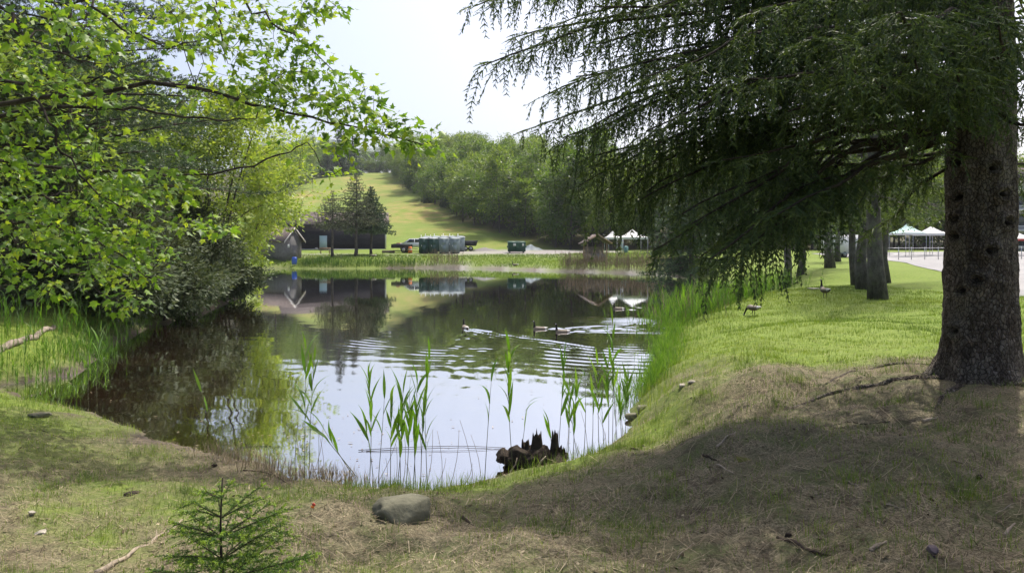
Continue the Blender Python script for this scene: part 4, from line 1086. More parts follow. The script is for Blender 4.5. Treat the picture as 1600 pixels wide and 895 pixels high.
def add_grass():
    r_ = np.random.default_rng(71)
    def dens(x, y):
        c = cover(x, y); sd = pond_sd(x, y)
        d = (1-c['litter'])*(1-c['mud'])*(1-c['gravel'])*(1-c['forest'])*(sd > .05)
        tuft = np.clip(.35+1.6*fbm(x*1.9, y*1.9, 91, 3), 0.04, 1)
        dd = d*np.clip(.35+.9*tuft, 0, 1)+.62*tuft*c['litter']*(sd > .1)
        road = (x > 13.8) & (x > np.interp(y, edge[:, 1], edge[:, 0])-.2)
        return dd*~road
    x, y = spread_points(620000, -14, 16, 3.0, 34, dens, r_)
    sd = pond_sd(x, y); c = cover(x, y); z = ground_z(x, y)-.004
    shore = np.exp(-(np.clip(sd, 0, None)/.55)**2)*(x > -1.6)
    L = (.042+.045*np.clip(.5+fbm(x*.8, y*.8, 93, 2), 0, 1))*r_.uniform(.6, 1.4, len(x))*(1+1.9*shore)*(1+.02*np.clip(y-8, 0, 20))
    L = L*np.where(c['litter'] > .5, .85, 1)
    w = np.clip(.0026+.00022*y, .003, .009)
    t = .52+r_.normal(0, .17, len(x))+.5*fbm(x*.35, y*.35, 95, 3)+.12*(y > 9)+.1*(x < -3)-.05*c['litter']
    V, F, ti = blades(x, y, z, L, w, r_, tint=t)
    tag(link('grass', make_mesh('grass', V, F, [m_grass], {'tint': ti})), 'short green grass blades on the lawn and both banks', 'grass', kind='stuff')
    # tussocks of longer grass on the shaded mound and along its lip
    nt = 230; tx = r_.uniform(-4.5, 5.5, nt); ty = r_.uniform(3.6, 11.5, nt); k = (pond_sd(tx, ty) > .12) & (np.abs(tx) < ty*.72) & (np.hypot(tx-5.1, ty-8) > .8); tx, ty = tx[k], ty[k]
    per = r_.integers(25, 90, len(tx)); x = np.repeat(tx, per)+r_.normal(0, .07, per.sum()); y = np.repeat(ty, per)+r_.normal(0, .07, per.sum())
    V, F, ti = blades(x, y, ground_z(x, y)-.005, r_.uniform(.05, .15, len(x)), .0034, r_, lean=.6, bend=.9, tint=np.repeat(r_.uniform(.15, .75, len(tx)), per)+r_.normal(0, .15, len(x)))
    tag(link('grass_tussocks', make_mesh('grass_tussocks', V, F, [m_grass], {'tint': ti})), 'loose tussocks of longer grass on the near bank', 'grass', kind='stuff')
    # dead stalks and fallen needles
    def dens2(x, y):
        c = cover(x, y); return np.clip(c['litter']*.9+c['mud']*.30+.16, 0, 1)*(pond_sd(x, y) > .03)
    x, y = spread_points(200000, -10, 9, 3.0, 13, dens2, r_)
    n = len(x); z = ground_z(x, y)
    a = r_.uniform(0, 6.283, n); lg = r_.random(n) < .03; L = r_.uniform(.02, .065, n)*(1+2.6*lg*r_.random(n)); e = r_.normal(0, .22, n)
    d = np.stack([np.cos(a), np.sin(a), e], -1); p = np.stack([x, y, z+.004+.012*r_.random(n)], -1)
    s = np.stack([-np.sin(a), np.cos(a), 0*a], -1)*(.0011+.0016*r_.random(n)**3+.00012*y+.0016*lg)[:, None]
    V = np.stack([p-s, p+s, p+d*L[:, None]+s*.5, p+d*L[:, None]-s*.5], 1).reshape(-1, 3); i = np.arange(n)*4
    ti = np.repeat(np.clip(r_.beta(1.2, 2.0, n)+.5*fbm(x*1.4, y*1.4, 97, 3)+.25*lg, 0, 1), 4)
    tag(link('needle_litter', make_mesh('needle_litter', V, np.stack([i, i+1, i+2, i+3], -1), [m_needle], {'tint': ti})), 'brown fallen needles and dead stalks strewn over the near bank', 'litter', kind='stuff')
    # long dead straws lying criss-cross
    x, y = spread_points(26000, -9, 8, 3.0, 11, dens2, r_); n = len(x); a = r_.uniform(0, 6.283, n); L = r_.uniform(.07, .24, n); z = ground_z(x, y)
    p = np.stack([x, y, z+.012+.02*r_.random(n)], -1); q = p+np.stack([np.cos(a)*L, np.sin(a)*L, 0*a], -1); q[:, 2] = ground_z(q[:, 0], q[:, 1])+.008+.03*r_.random(n)
    mid = (p+q)/2+r_.normal(0, .008, (n, 3)); s = np.stack([-np.sin(a), np.cos(a), 0*a], -1)*(.0012+.0007*r_.random(n))[:, None]
    V = np.stack([p-s, p+s, mid+s, mid-s, q+s*.5, q-s*.5], 1).reshape(-1, 3); i = np.arange(n)*6
    tag(link('dead_straw', make_mesh('dead_straw', V, np.concatenate([np.stack([i, i+1, i+2, i+3], -1), np.stack([i+3, i+2, i+4, i+5], -1)]), [m_dryg], {'tint': np.repeat(np.clip(r_.beta(1.5, 1.6, n), 0, 1), 6)})), 'pale dead straws lying criss-cross on the near bank', 'straw', kind='stuff')
    # dry brown leaves
    x, y = spread_points(5200, -9, 8, 3.0, 11, dens2, r_); n = len(x); a = r_.uniform(0, 6.283, n)
    R = frames(np.stack([np.cos(a), np.sin(a), r_.normal(0, .25, n)], -1), -norm(np.array([0, 0, 1.0])+r_.normal(0, .45, (n, 3))))
    V, F = scatter(np.array([(0, 0, 0), (.28, .4, .18), (.15, .8, .05), (0, 1, .12), (-.15, .8, .1), (-.28, .4, .2)]), np.array([(0, 1, 2, 3), (0, 3, 4, 5)]), np.stack([x, y, ground_z(x, y)+.008], -1), R, r_.uniform(.018, .05, n))
    tag(link('dry_leaves', make_mesh('dry_leaves', V, F, [m_needle], {'tint': np.repeat(np.clip(r_.beta(1.1, 1.1, n), 0, 1), 6)})), 'small curled brown leaves scattered over the near bank', 'leaves', kind='stuff')
    # far bank: longer grass
    n = 42000; y = r_.uniform(76, 101, n); x = r_.uniform(-36, 22, n); sd = pond_sd(x, y); c = cover(x, y)
    k = (sd > .2) & (c['gravel'] < .4); x, y, sd = x[k], y[k], sd[k]; z = ground_z(x, y)
    V, F, ti = blades(x, y, z-.02, .22*r_.uniform(.5, 1.4, len(x))*(1+1.2*np.exp(-sd/2)*(x < -6)), .05, r_, tint=.55+.5*fbm(x*.2, y*.2, 99, 3)+r_.normal(0, .12, len(x)))
    tag(link('bank_grass', make_mesh('bank_grass', V, F, [m_grass], {'tint': ti})), 'rough grass on the far bank between water and gravel', 'grass', kind='stuff')
add_grass()

def reed_bed(name, label, pts, hmin, hmax, mat, r_, width=.016, leaves=5, stalk=True, lean=.10, tb=.5, leafL=.4):
    """a stand of reeds nobody could count: stems with long bent leaves"""
    x, y = pts[:, 0], pts[:, 1]; z = np.maximum(ground_z(x, y), -.25); n = len(x); H = r_.uniform(hmin, hmax, n)
    a = r_.uniform(0, 6.283, n); d = norm(np.stack([np.cos(a)*lean*r_.random(n), np.sin(a)*lean*r_.random(n), 1+0*a], -1))
    p = np.stack([x, y, z], -1)
    Vs, Fs = twig_mesh(p, p+d*H[:, None]*.85, width*.22)
    parts = [(Vs, Fs)]; VV = [Vs]; F4 = [Fs]; F3 = []; T = [np.repeat(np.clip(tb-.25+r_.normal(0, .1, n), 0, 1), 6)]; off = len(Vs)
    for k in range(leaves):
        s = r_.uniform(.15, .85, n); b = p+d*(H*s)[:, None]
        V, (q4, q3), ti = blades(b[:, 0], b[:, 1], b[:, 2], leafL*r_.uniform(.6, 1.3, n)*np.clip(H, .4, 1.3), width, r_, lean=.30, bend=.7, tint=tb+r_.normal(0, .17, n))
        VV.append(V); F4.append(q4+off); F3.append(q3+off); T.append(ti); off += len(V)
    tag(link(name, make_mesh(name, np.concatenate(VV), [np.concatenate(F4), np.concatenate(F3)], [mat], {'tint': np.concatenate(T)})), label, 'reeds', kind='stuff')
r_ = np.random.default_rng(81)
def along(p, n, wid):
    p = np.array(p); t = r_.random(n)*(len(p)-1); q = np.stack([np.interp(t, np.arange(len(p)), p[:, c]) for c in (0, 1)], -1); return q+r_.normal(0, 1, (n, 2))*wid
reed_bed('reed_bed', 'bright green reed bed along the right bank below the drooping spruce', along([(4.9, 22.2), (6.4, 25.5), (8.6, 29.5), (11.5, 34.5), (14.6, 40.5)], 950, .85), .4, 1.35, m_reed, r_, .019, 5, tb=.55, lean=.4)
reed_bed('dry_reeds', 'brown dead stems standing among the green right-hand reeds', along([(4.8, 22.0), (6.4, 25.5), (8.6, 29.5), (11.5, 34.5)], 260, .8), .5, 1.3, m_dryg, r_, .014, 2, tb=.5, lean=.6)
reed_bed('reed_bed', 'fringe of tall grass at the foot of the sunlit right bank', along([(2.1, 11.7), (2.75, 14.2), (3.8, 18.0), (4.8, 21.8)], 1200, .24), .12, .45, m_reed, r_, .008, 3, tb=.62, lean=.5)
reed_bed('reed_bed', 'clump of tall reeds on the left bank below the maple', along([(-10.9, 14.6), (-10.2, 15.4), (-10.4, 17.2), (-11.2, 19.5)], 130, .55), .3, 1.05, m_reed, r_, .014, 6, tb=.38)
reed_bed('reed_bed', 'pale short reeds at the edge of the left inlet', along([(-10.2, 13.4), (-9.2, 14.6), (-9.5, 16)], 220, .35), .15, .5, m_reed, r_, .013, 5, tb=.6)
reed_bed('reed_bed', 'dark overhanging grass along the foot of the left bank below the laurels', along([(-9.1, 15.4), (-10.8, 19.4), (-12.0, 24), (-13.1, 31.5), (-14.4, 38.5)], 1300, .22), .15, .5, m_reed, r_, .012, 3, tb=.2, lean=.5)
reed_bed('dry_reeds', 'brown dry reeds on the far right shore before the white canopies', along([(5.6, 77.6), (8.5, 75.4), (12.5, 71.3), (14.6, 67)], 900, .6), .9, 2.0, m_dryg, r_, .035, 3, tb=.42)
reed_bed('dry_reeds', 'thin brown reeds at the water below the portable toilets', along([(-10.5, 90.2), (-8, 90.4), (-6.2, 88.8)], 170, .4), .9, 1.9, m_dryg, r_, .030, 3, tb=.45)
reed_bed('shore_sedge', 'dark green sedge along the far shore below the thin spruces', along([(-25, 88.2), (-21, 86.6), (-16, 88.6), (-11, 89.8)], 800, .5), .4, 1.0, m_reed, r_, .04, 3, tb=.18)
reed_bed('dry_stalks', 'matted dead reed stalks on the mud at the near shore', along([(-3.6, 8.9), (-2.8, 8.4), (-2.1, 7.9), (-1.5, 7.7)], 420, .16), .05, .2, m_dryg, r_, .006, 2, lean=1.8, tb=.6)

# flecks of leaf and stem floating on the water
n = 420; fx_ = np.concatenate([rng.normal(-2.6, 1.3, n//2), rng.uniform(-9, 3.5, n-n//2)]); fy_ = np.concatenate([rng.normal(9.6, .9, n//2), rng.uniform(8.5, 24, n-n//2)])
k = pond_sd(fx_, fy_) < -.1; fx_, fy_ = fx_[k], fy_[k]; n = len(fx_); a = rng.uniform(0, 6.283, n)
R = frames(np.stack([np.cos(a), np.sin(a), 0*a], -1), -norm(np.array([0, 0, 1.0])+rng.normal(0, .08, (n, 3))))
V, F = scatter(DIAM_V*np.array([.6, 1, .2]), DIAM_F, np.stack([fx_, fy_, np.full(n, .012)], -1), R, rng.uniform(.015, .07, n))
tag(link('floating_flecks', make_mesh('floating_flecks', V, F, [m_dryg], {'tint': np.repeat(rng.uniform(.1, 1, n), 4)})), 'flecks of dead leaf floating on the pond', 'debris', kind='stuff')

# single reeds standing in the shallows, each a plant of its own
def blade_template(seed, curve):
    n = 7; s = np.linspace(0, 1, n); w = .5*np.sin(np.pi*np.clip(s*.93+.07, 0, 1))**.75*(1-s**3); 
    c = np.stack([0*s, s*np.cos(curve*s*.5), -np.abs(np.sin(curve*s**1.7*.5))*s*.9], -1)
    V = np.concatenate([c+np.stack([w*.085, 0*s, .02*w], -1), c-np.stack([w*.085, 0*s, -.02*w], -1)])
    F = np.array([[i, i+1, n+i+1, n+i] for i in range(n-1)])
    return V, F
reed_leaf = []
for q in range(8):
    V, F = blade_template(q, [.1, .3, .5, .8, 1.1, 1.5, .2, .6][q])
    reed_leaf.append(make_mesh('leaf', V, F, [m_reed], {'tint': np.full(len(V), [.35, .5, .6, .45, .7, .25, .8, .55][q])}, smooth=True))
def reed(px, py, tx, ty, nl, label, size=1.0, r0=.0050, r_=np.random.default_rng(3)):
    d = 1150*EYE/(py-HOR)*1.0; b = at(px, py, d); b[2] = 0
    g = gz(b[0], b[1]); b[2] = max(min(g, .02), -.12) if g < .05 else g
    t = at(tx, ty, d+r_.uniform(-.08, .08))
    root = thing('reed', label, 'reed', b, 0, 'single reeds standing in the near shallows')
    s = np.linspace(0, 1, 9)[:, None]; path = b+(t-b)*s+np.array([1, .5, 0])*r_.normal(0, .012)*np.sin(np.pi*s)
    H = np.linalg.norm(t-b); top = .9 if nl > 2 else 1.0
    mb = MB(); mb.tube(path[:]-b, np.linspace(r0, r0*.35, 9), 6)
    me = mb.build('stalk', m_reedstalk, root, smooth=True)
    at_ = me.data.attributes.new('tint', 'FLOAT', 'POINT'); at_.data.foreach_set('value', np.repeat(np.linspace(.15, .9, 9), 6).astype(np.float32))
    ax = norm(t-b); a0 = r_.uniform(0, 6.28)
    for k in range(nl):
        f = .42+.56*(k+.5)/nl+r_.uniform(-.03, .03); p = np.array([np.interp(f, s[:, 0], path[:, c]) for c in range(3)])
        az = a0+math.pi*k+r_.normal(0, .45); o = np.array([math.cos(az), math.sin(az)*.8, 0])
        if k == nl-1: dirv = norm(ax+o*.08)
        else: dirv = norm(ax*r_.uniform(1.0, 1.8)+o*r_.uniform(.22, .55))
        L = size*r_.uniform(.26, .42)*(1.0 if f < .9 else .8); upv = norm(np.cross(np.cross(dirv, [0, 0, 1.0]), dirv)+r_.normal(0, .35, 3))
        R = frames(dirv[None], -upv[None])[0]
        if R[2, 2] < 0: R[:, 0] *= -1; R[:, 2] *= -1
        o_ = link('leaf', reed_leaf[r_.integers(0, 8)], root); M = Matrix.Identity(4)
        for i in range(3):
            for j in range(3): M[i][j] = float(R[i, j]*L*(1.35 if j == 0 else 1))
            M[i][3] = float(p[i]-b[i])
        o_.matrix_basis = M
reeds = [((476, 736), (478, 540), 5, 'tall reed at the left end of the near reeds'), ((483, 733), (491, 556), 5, 'reed just right of the leftmost tall reed'), ((461, 735), (466, 655), 0, 'bare dead stalk left of the leftmost reed'), ((495, 730), (497, 672), 0, 'short bare stalk right of the two leftmost reeds'),
    ((567, 744), (470, 640), 4, 'reed leaning far to the left over the two leftmost reeds'), ((560, 742), (500, 660), 3, 'second leaning reed stem beside the one bent far left'), ((577, 748), (576, 582), 7, 'leafy reed at the left of the middle clump'), ((590, 752), (602, 600), 3, 'thin pale reed in the left of the middle clump'), ((584, 750), (570, 660), 3, 'low reed in front of the middle clump on its left'),
    ((610, 759), (612, 622), 5, 'dark stemmed reed in the middle clump, left of its densest part'), ((620, 757), (630, 606), 6, 'broad leaved reed in the centre of the middle clump'), ((634, 758), (640, 604), 5, 'reed right of centre in the middle clump'), ((645, 760), (652, 590), 5, 'tall reed near the right of the middle clump'), ((657, 762), (671, 556), 5, 'tallest reed of the middle clump with wide flag leaves'), ((668, 757), (664, 636), 5, 'reed with hanging leaves at the right of the middle clump'), ((626, 762), (622, 660), 3, 'short reed at the foot of the middle clump'), ((650, 764), (648, 650), 4, 'short leafy reed at the right foot of the middle clump'),
    ((757, 751), (769, 578), 3, 'lone thin reed between the middle clump and the stump'), ((802, 741), (796, 545), 8, 'tall broad leaved reed rising behind the stump'), ((814, 690), (822, 638), 3, 'short reed beside the left spike of the stump'), ((871, 711), (882, 560), 7, 'reed with long spreading leaves right of the stump'), ((868, 714), (858, 664), 3, 'low reed beside the right spike of the stump'),
    ((887, 709), (890, 605), 5, 'reed at the left of the right-hand clump'), ((896, 711), (901, 602), 5, 'second reed from the left in the right-hand clump'), ((912, 713), (914, 580), 3, 'thin reed in the right-hand clump'), ((925, 703), (925, 600), 2, 'thin straight reed in the right-hand clump'), ((936, 706), (934, 566), 6, 'reed with long upright leaves in the right-hand clump'), ((951, 690), (950, 565), 6, 'leafy reed in the right of the right-hand clump'),
    ((957, 686), (957, 498), 4, 'tallest thin reed of the right-hand clump'), ((964, 690), (953, 520), 3, 'tall slender reed beside the tallest of the right-hand clump'), ((978, 682), (981, 592), 7, 'bushy reed at the right end beside the bank rock'), ((971, 688), (968, 620), 4, 'reed next to the bushy one by the bank rock'), ((944, 700), (940, 630), 4, 'short reed in the right-hand clump'),
    ((345, 700), (310, 596), 2, 'single bright reed bending left near the left mud'), ((905, 716), (893, 640), 3, 'leaning short reed in the right-hand clump'), ((137, 612), (140, 520), 3, 'reed at the edge of the left inlet'), ((150, 606), (158, 512), 4, 'outermost reed of the left inlet')]
def dead_stem(px, py, h, k, r_):
    d = 1150*EYE/(py-HOR); b = at(px, py, d); b[2] = max(min(gz(b[0], b[1]), .02), -.1)
    o = thing('dead_reed', 'thin bare dead reed stem standing in the near shallows', 'reed', b, 0, 'bare dead reed stems')
    t = np.array([r_.normal(0, .10), r_.normal(0, .05), h]); s = np.linspace(0, 1, 5)[:, None]
    me = MB().tube(t*s+np.array([.03, 0, 0])*np.sin(3*s), np.linspace(.0035, .0018, 5), 5).build('stem', m_dryg, o, smooth=True)
    a_ = me.data.attributes.new('tint', 'FLOAT', 'POINT'); a_.data.foreach_set('value', np.full(25, r_.uniform(.1, .6), np.float32))
rd_ = np.random.default_rng(14)
for k, (px, py) in enumerate([(470, 738), (488, 735), (505, 742), (585, 752), (600, 757), (615, 760), (628, 758), (641, 761), (655, 764), (664, 760), (676, 762), (690, 758), (702, 756), (722, 757), (740, 752), (752, 750), (784, 741), (882, 714), (901, 712), (918, 711), (931, 706), (948, 697), (960, 693), (974, 688)]): dead_stem(px, py, rd_.uniform(.25, .85), k, rd_)
rr3 = np.random.default_rng(4)
for (b, t, nl, lab) in reeds: reed(b[0], b[1], t[0], t[1], int(nl*1.6+.5) if nl > 3 else nl, lab, r_=rr3)

# ------------------------------------------------------------------ things round the pond
m_barn = NT('dark_siding')
_tc = m_barn.n('ShaderNodeTexCoord').outputs['Object']
_nz = m_barn.noise(m_barn.n('ShaderNodeMapping', {'Vector': _tc, 'Scale': (1, 1, 6)}).outputs[0], 1.5, 5)
_w = m_barn.n('ShaderNodeTexWave', {'Vector': _tc, 'Scale': 1.6, 'Distortion': .2}, bands_direction='Z').outputs['Fac']
m_barn = m_barn.done(m_barn.bsdf(m_barn.ramp(_nz, [(.3, (.018, .017, .024)), (.7, (.045, .042, .055))]), .8, m_barn.bump(_w, .6, .03), .2))
m_shing = paint('brown_shingles', (.115, .095, .088), .9, .1, var=.35, scale=3, bump=.6)
m_greywood = paint('grey_siding', (.20, .19, .185), .9, .1, var=.3, scale=3, bump=.5)
m_white = paint('white_paint', (.72, .72, .70), .5, .4, var=.08)
m_trim = paint('pale_trim', (.60, .57, .54), .7, .2, var=.12)
m_door = paint('pale_blue_door', (.52, .64, .68), .5, .35, var=.06)
m_blue = paint('blue_plastic', (.03, .10, .45), .4, .5, var=.15)
m_green = paint('green_plastic', (.035, .085, .070), .5, .4, var=.2)
m_grey = paint('grey_plastic', (.22, .27, .28), .55, .35, var=.12)
m_roofp = paint('translucent_white_roof', (.74, .77, .78), .45, .4, var=.06)
m_dump = paint('green_steel', (.020, .085, .055), .5, .45, var=.35, scale=3)
m_black = paint('black_steel', (.020, .020, .023), .5, .4, var=.3)
m_tyre = paint('tyre_rubber', (.022, .022, .022), .85, .2)
m_rim = paint('steel_rim', (.45, .45, .46), .35, .5, .6)
m_glass = paint('dark_glass', (.03, .04, .05), .08, .8, var=.05, bump=0)
m_silver = paint('white_truck_paint', (.70, .72, .74), .25, .6, var=.05, bump=0)
m_red = paint('red_paint', (.45, .05, .035), .5, .4)
m_orange = paint('orange_plastic', (.75, .20, .03), .5, .4)
m_wood = paint('weathered_wood', (.24, .20, .16), .9, .15, var=.4, scale=8, bump=.6)
m_tan = paint('tan_wood', (.30, .22, .15), .85, .15, var=.3, scale=4, bump=.4)
m_canvas = paint('white_canvas', (.62, .62, .60), .7, .2, var=.04)
m_teal = paint('pale_teal_canvas', (.42, .58, .55), .7, .2, var=.05)
m_tealcan = paint('teal_bin', (.12, .25, .24), .6, .3)
m_metal = paint('galvanised_steel', (.42, .43, .44), .4, .5, .5)
m_concrete = paint('pale_concrete', (.45, .45, .45), .85, .2, var=.12, scale=1.0)
m_rock = paint('lichened_rock', (.150, .145, .100), .9, .2, var=.45, scale=5, bump=.7)
m_rockp = paint('pale_stone', (.33, .30, .25), .85, .2, var=.25, scale=14, bump=.4)
m_rockv = paint('purplish_stone', (.12, .095, .10), .85, .2, var=.3, scale=14, bump=.4)
m_rot = paint('rotten_wood', (.045, .036, .028), .95, .1, var=.75, scale=9, bump=1.0)
m_stick = paint('bleached_stick', (.30, .25, .19), .9, .1, var=.3, scale=20, bump=.4)
m_dstick = paint('dark_stick', (.060, .046, .036), .95, .1, var=.4, scale=20, bump=.4)
m_moss = paint('yellow_moss', (.14, .14, .04), .95, .1, var=.4, scale=25, bump=.8)

def T(name, label, cat, x, y, rz=0, z=None, group=None): return thing(name, label, cat, (x, y, gz(x, y) if z is None else z), rz, group)

# barn
by = 112.0; bx0, bx1 = (467-800)/FPX*by, (602-800)/FPX*by; bz = gz((bx0+bx1)/2, by)-.15
barn = thing('barn', 'long dark barn with brown roof and one pale door behind the thin spruces', 'building', ((bx0+bx1)/2, by, bz), math.radians(10.5))
w2 = (bx1-bx0)/2+1.2; eh = EYE-(352-HOR)/FPX*by-bz; rh = eh+2.1
MB().box((-1.2, 6, eh/2), (2*w2, 12, eh)).prism([(0.02, eh-.01), (11.98, eh-.01), (6, rh-.15)], 'x', -1.2-w2+.01, -1.2+w2-.01).build('wall', m_barn, barn)
rf_ = MB(); s_ = 6.5/ (rh-eh)
rf_.prism([(-.7, eh-.12), (6, rh), (6, rh+.16), (-.7, eh+.05)], 'x', -1.2-w2-.5, -1.2+w2+.5).prism([(12.7, eh-.12), (12.7, eh+.05), (6.001, rh+.16), (6.001, rh)], 'x', -1.2-w2-.5, -1.2+w2+.5).build('roof', m_shing, barn)
MB().box((-1.2, -.73, eh-.03), (2*w2+1, .05, .2)).build('fascia', m_black, barn)
dx = (506-800)/FPX*by-(bx0+bx1)/2
dr_ = MB().box((dx, -.04, 1.16), (1.1, .06, 2.15)).build('door', m_door, barn)
MB().box((dx-.42, -.10, 1.1), (.06, .05, .14)).build('handle', m_metal, dr_)
MB().box((dx-.62, -.03, 1.18), (.1, .08, 2.3)).box((dx+.62, -.03, 1.18), (.1, .08, 2.3)).box((dx, -.03, 2.30), (1.14, .08, .1)).build('door_frame', m_barn, barn)
MB().box((w2-1.2-.04, -.03, eh/2), (.22, .10, eh)).build('corner_board', m_trim, barn)
MB().box((-1.2, -.04, .12), (2*w2, .06, .24)).build('plinth', m_concrete, barn)
MB().box((dx-1.0, -.5, .25), (.35, .35, .3)).build('step_block', m_trim, barn)

# shed by the water
sx_ = (458-800)/FPX*92; sz = gz(sx_, 92)-.2
shed = thing('shed', 'small grey shed with gabled roof and pale bargeboards at the water', 'shed', (sx_, 92, sz), math.radians(-32))
eh, rh, hw, ln = 2.7, 4.1, 1.35, 5.2
MB().prism([(-hw, 0), (hw, 0), (hw, eh), (0, rh), (-hw, eh)], 'x', -ln, 0).build('wall', m_greywood, shed)
sl = (rh-eh)/hw
MB().prism([(-hw-.35, eh-.35*sl+.02), (0, rh+.02), (0, rh+.16), (-hw-.35, eh-.35*sl+.14)], 'x', -ln-.3, .35).prism([(hw+.35, eh-.35*sl+.02), (hw+.35, eh-.35*sl+.14), (.001, rh+.16), (.001, rh+.02)], 'x', -ln-.3, .35).build('roof', m_shing, shed)
for s in (-1, 1):
    MB().prism([(s*(hw+.37), eh-.35*sl-.10), (s*(hw+.37), eh-.35*sl+.12), (s*.002, rh+.14), (s*.002, rh-.08)], 'x', .352, .40).build('bargeboard', m_trim, shed)
MB().box((.02, .3, 1.0), (.05, .9, 1.95)).build('door', m_greywood, shed)
MB().box((.03, -.75, 1.9), (.06, .28, .45)).build('window', m_white, shed)
# blue barrel
b = at(460, 402, 88.8); mb = MB(); bz_ = gz(b[0], b[1])
bar = T('barrel', 'blue plastic barrel beside the small shed', 'barrel', b[0], b[1])
mb.tube([(0, 0, 0), (0, 0, .1), (0, 0, .3), (0, 0, .6), (0, 0, .8), (0, 0, .9)], [.27, .30, .31, .31, .30, .27], 16).build('body', m_blue, bar, smooth=True)
MB().tube([(0, 0, .9), (0, 0, .93)], [.25, .25], 16).build('lid', m_blue, bar)
for zz_ in (.3, .6): MB().tube([(0, 0, zz_-.02), (0, 0, zz_+.02)], [.325, .325], 16).build('hoop', m_blue, bar)
# bench
p = hit(508, 396); be = T('bench', 'low wooden bench at the edge of the gravel left of the thin spruce', 'bench', p[0], p[1])
MB().box((0, 0, .42), (1.6, .35, .06)).build('seat', m_tan, be)
for s in (-.6, .6): MB().box((s, 0, .2), (.08, .3, .4)).build('leg', m_tan, be)
MB().box((0, .17, .7), (1.6, .04, .22)).build('backrest', m_tan, be)

# portable toilets
def toilet(px, y, mat, label, rz=0, dz=0):
    x = (px-800)/FPX*y; o = T('portable_toilet', label, 'toilet', x, y, rz, None, 'portable toilets by the gravel')
    MB().box((0, 0, 1.08), (1.24, 1.16, 1.96)).build('body', mat, o)
    MB().box((0, 0, .06), (1.2, 1.22, .12)).build('base', m_black, o)
    d_ = MB().box((.03, -.60, 1.05), (.80, .05, 1.75)).box((.03, -.63, 1.5), (.5, .02, .5)).box((.03, -.63, .7), (.5, .02, .7)).build('door', mat, o)
    MB().box((-.28, -.655, 1.05), (.06, .04, .2)).build('handle', m_white, d_)
    n = 9; an = np.linspace(0, np.pi, n); pr = [(.68*math.cos(a), 2.06+.15*math.sin(a)) for a in an]
    MB().prism(pr+[(-.68, 2.02), (.68, 2.02)], 'y', -.66, .66).build('roof', m_roofp, o, smooth=False)
    for s in (-1, 1):
        for q in (-.4, -.13, .13, .4): MB().box((s*.635, q, 1.1), (.04, .06, 1.8)).build('rib', mat, o)
    MB().tube([(-.35, .4, 2.1), (-.35, .4, 2.55)], .05, 8).build('vent_pipe', m_white, o)
    return o
toilet(662, 102, m_green, 'dark green portable toilet at the left end of the front row', .12); toilet(677, 102, m_green, 'dark green portable toilet next to the grey pair', .15)
toilet(694, 102, m_grey, 'grey portable toilet, left one of the grey pair', .03); toilet(711, 102, m_grey, 'grey portable toilet at the right end of the front row', 0)
for k, px in enumerate((668, 682, 696, 706, 719)): toilet(px, 105.2, m_green if k < 3 else m_grey, ['portable toilet roof showing behind the left end of the front row', 'portable toilet roof second from left in the back row', 'portable toilet roof in the middle of the back row', 'portable toilet roof behind the right grey one', 'portable toilet roof at the right end of the back row'][k])

def wheel(parent, x, y, z, r, w=.22):
    o = MB().tube([(x, y-w/2, z), (x, y-w/2+.03, z), (x, y+w/2-.03, z), (x, y+w/2, z)], [r*.92, r, r, r*.92], 16).build('wheel', m_tyre, parent, smooth=False)
    MB().tube([(x, y-w/2-.012, z), (x, y+w/2+.012, z)], [r*.58, r*.58], 12).build('rim', m_rim, o)
# pickup
px_ = (648-800)/FPX*108; tk = T('pickup_truck', 'white pickup truck parked behind the portable toilets', 'truck', px_, 108, math.radians(8))
MB().prism([(-2.65, .55), (-2.65, 1.05), (-2.5, 1.12), (-1.35, 1.22), (-.75, 1.80), (.75, 1.84), (1.0, 1.25), (2.7, 1.22), (2.7, .55)], 'y', -.93, .93).build('body', m_silver, tk)
MB().box((1.82, 0, 1.235), (1.6, 1.6, .03)).build('bed', m_black, tk)
for s in (-1, 1):
    MB().prism([(-1.2, 1.26), (-.72, 1.72), (-.08, 1.74), (-.08, 1.26)], 'y', s*.935-.01, s*.935+.01).build('window', m_glass, tk)
    MB().prism([(.02, 1.26), (.02, 1.74), (.66, 1.75), (.85, 1.28)], 'y', s*.935-.01, s*.935+.01).build('window', m_glass, tk)
    for xw in (-1.7, 1.65): wheel(tk, xw, s*.86, .40, .40)
    MB().box((-2.655, s*.7, .88), (.05, .34, .2)).build('headlight', m_white, tk)
MB().prism([(-1.37, 1.24), (-.80, 1.77), (-.82, 1.79), (-1.40, 1.25)], 'y', -.78, .78).build('windscreen', m_glass, tk)
MB().box((-2.68, 0, .58), (.16, 1.86, .22)).build('bumper', m_black, tk)
MB().box((1.5, 0, 1.62), (1.0, 1.2, .55)).build('load', m_black, tk)
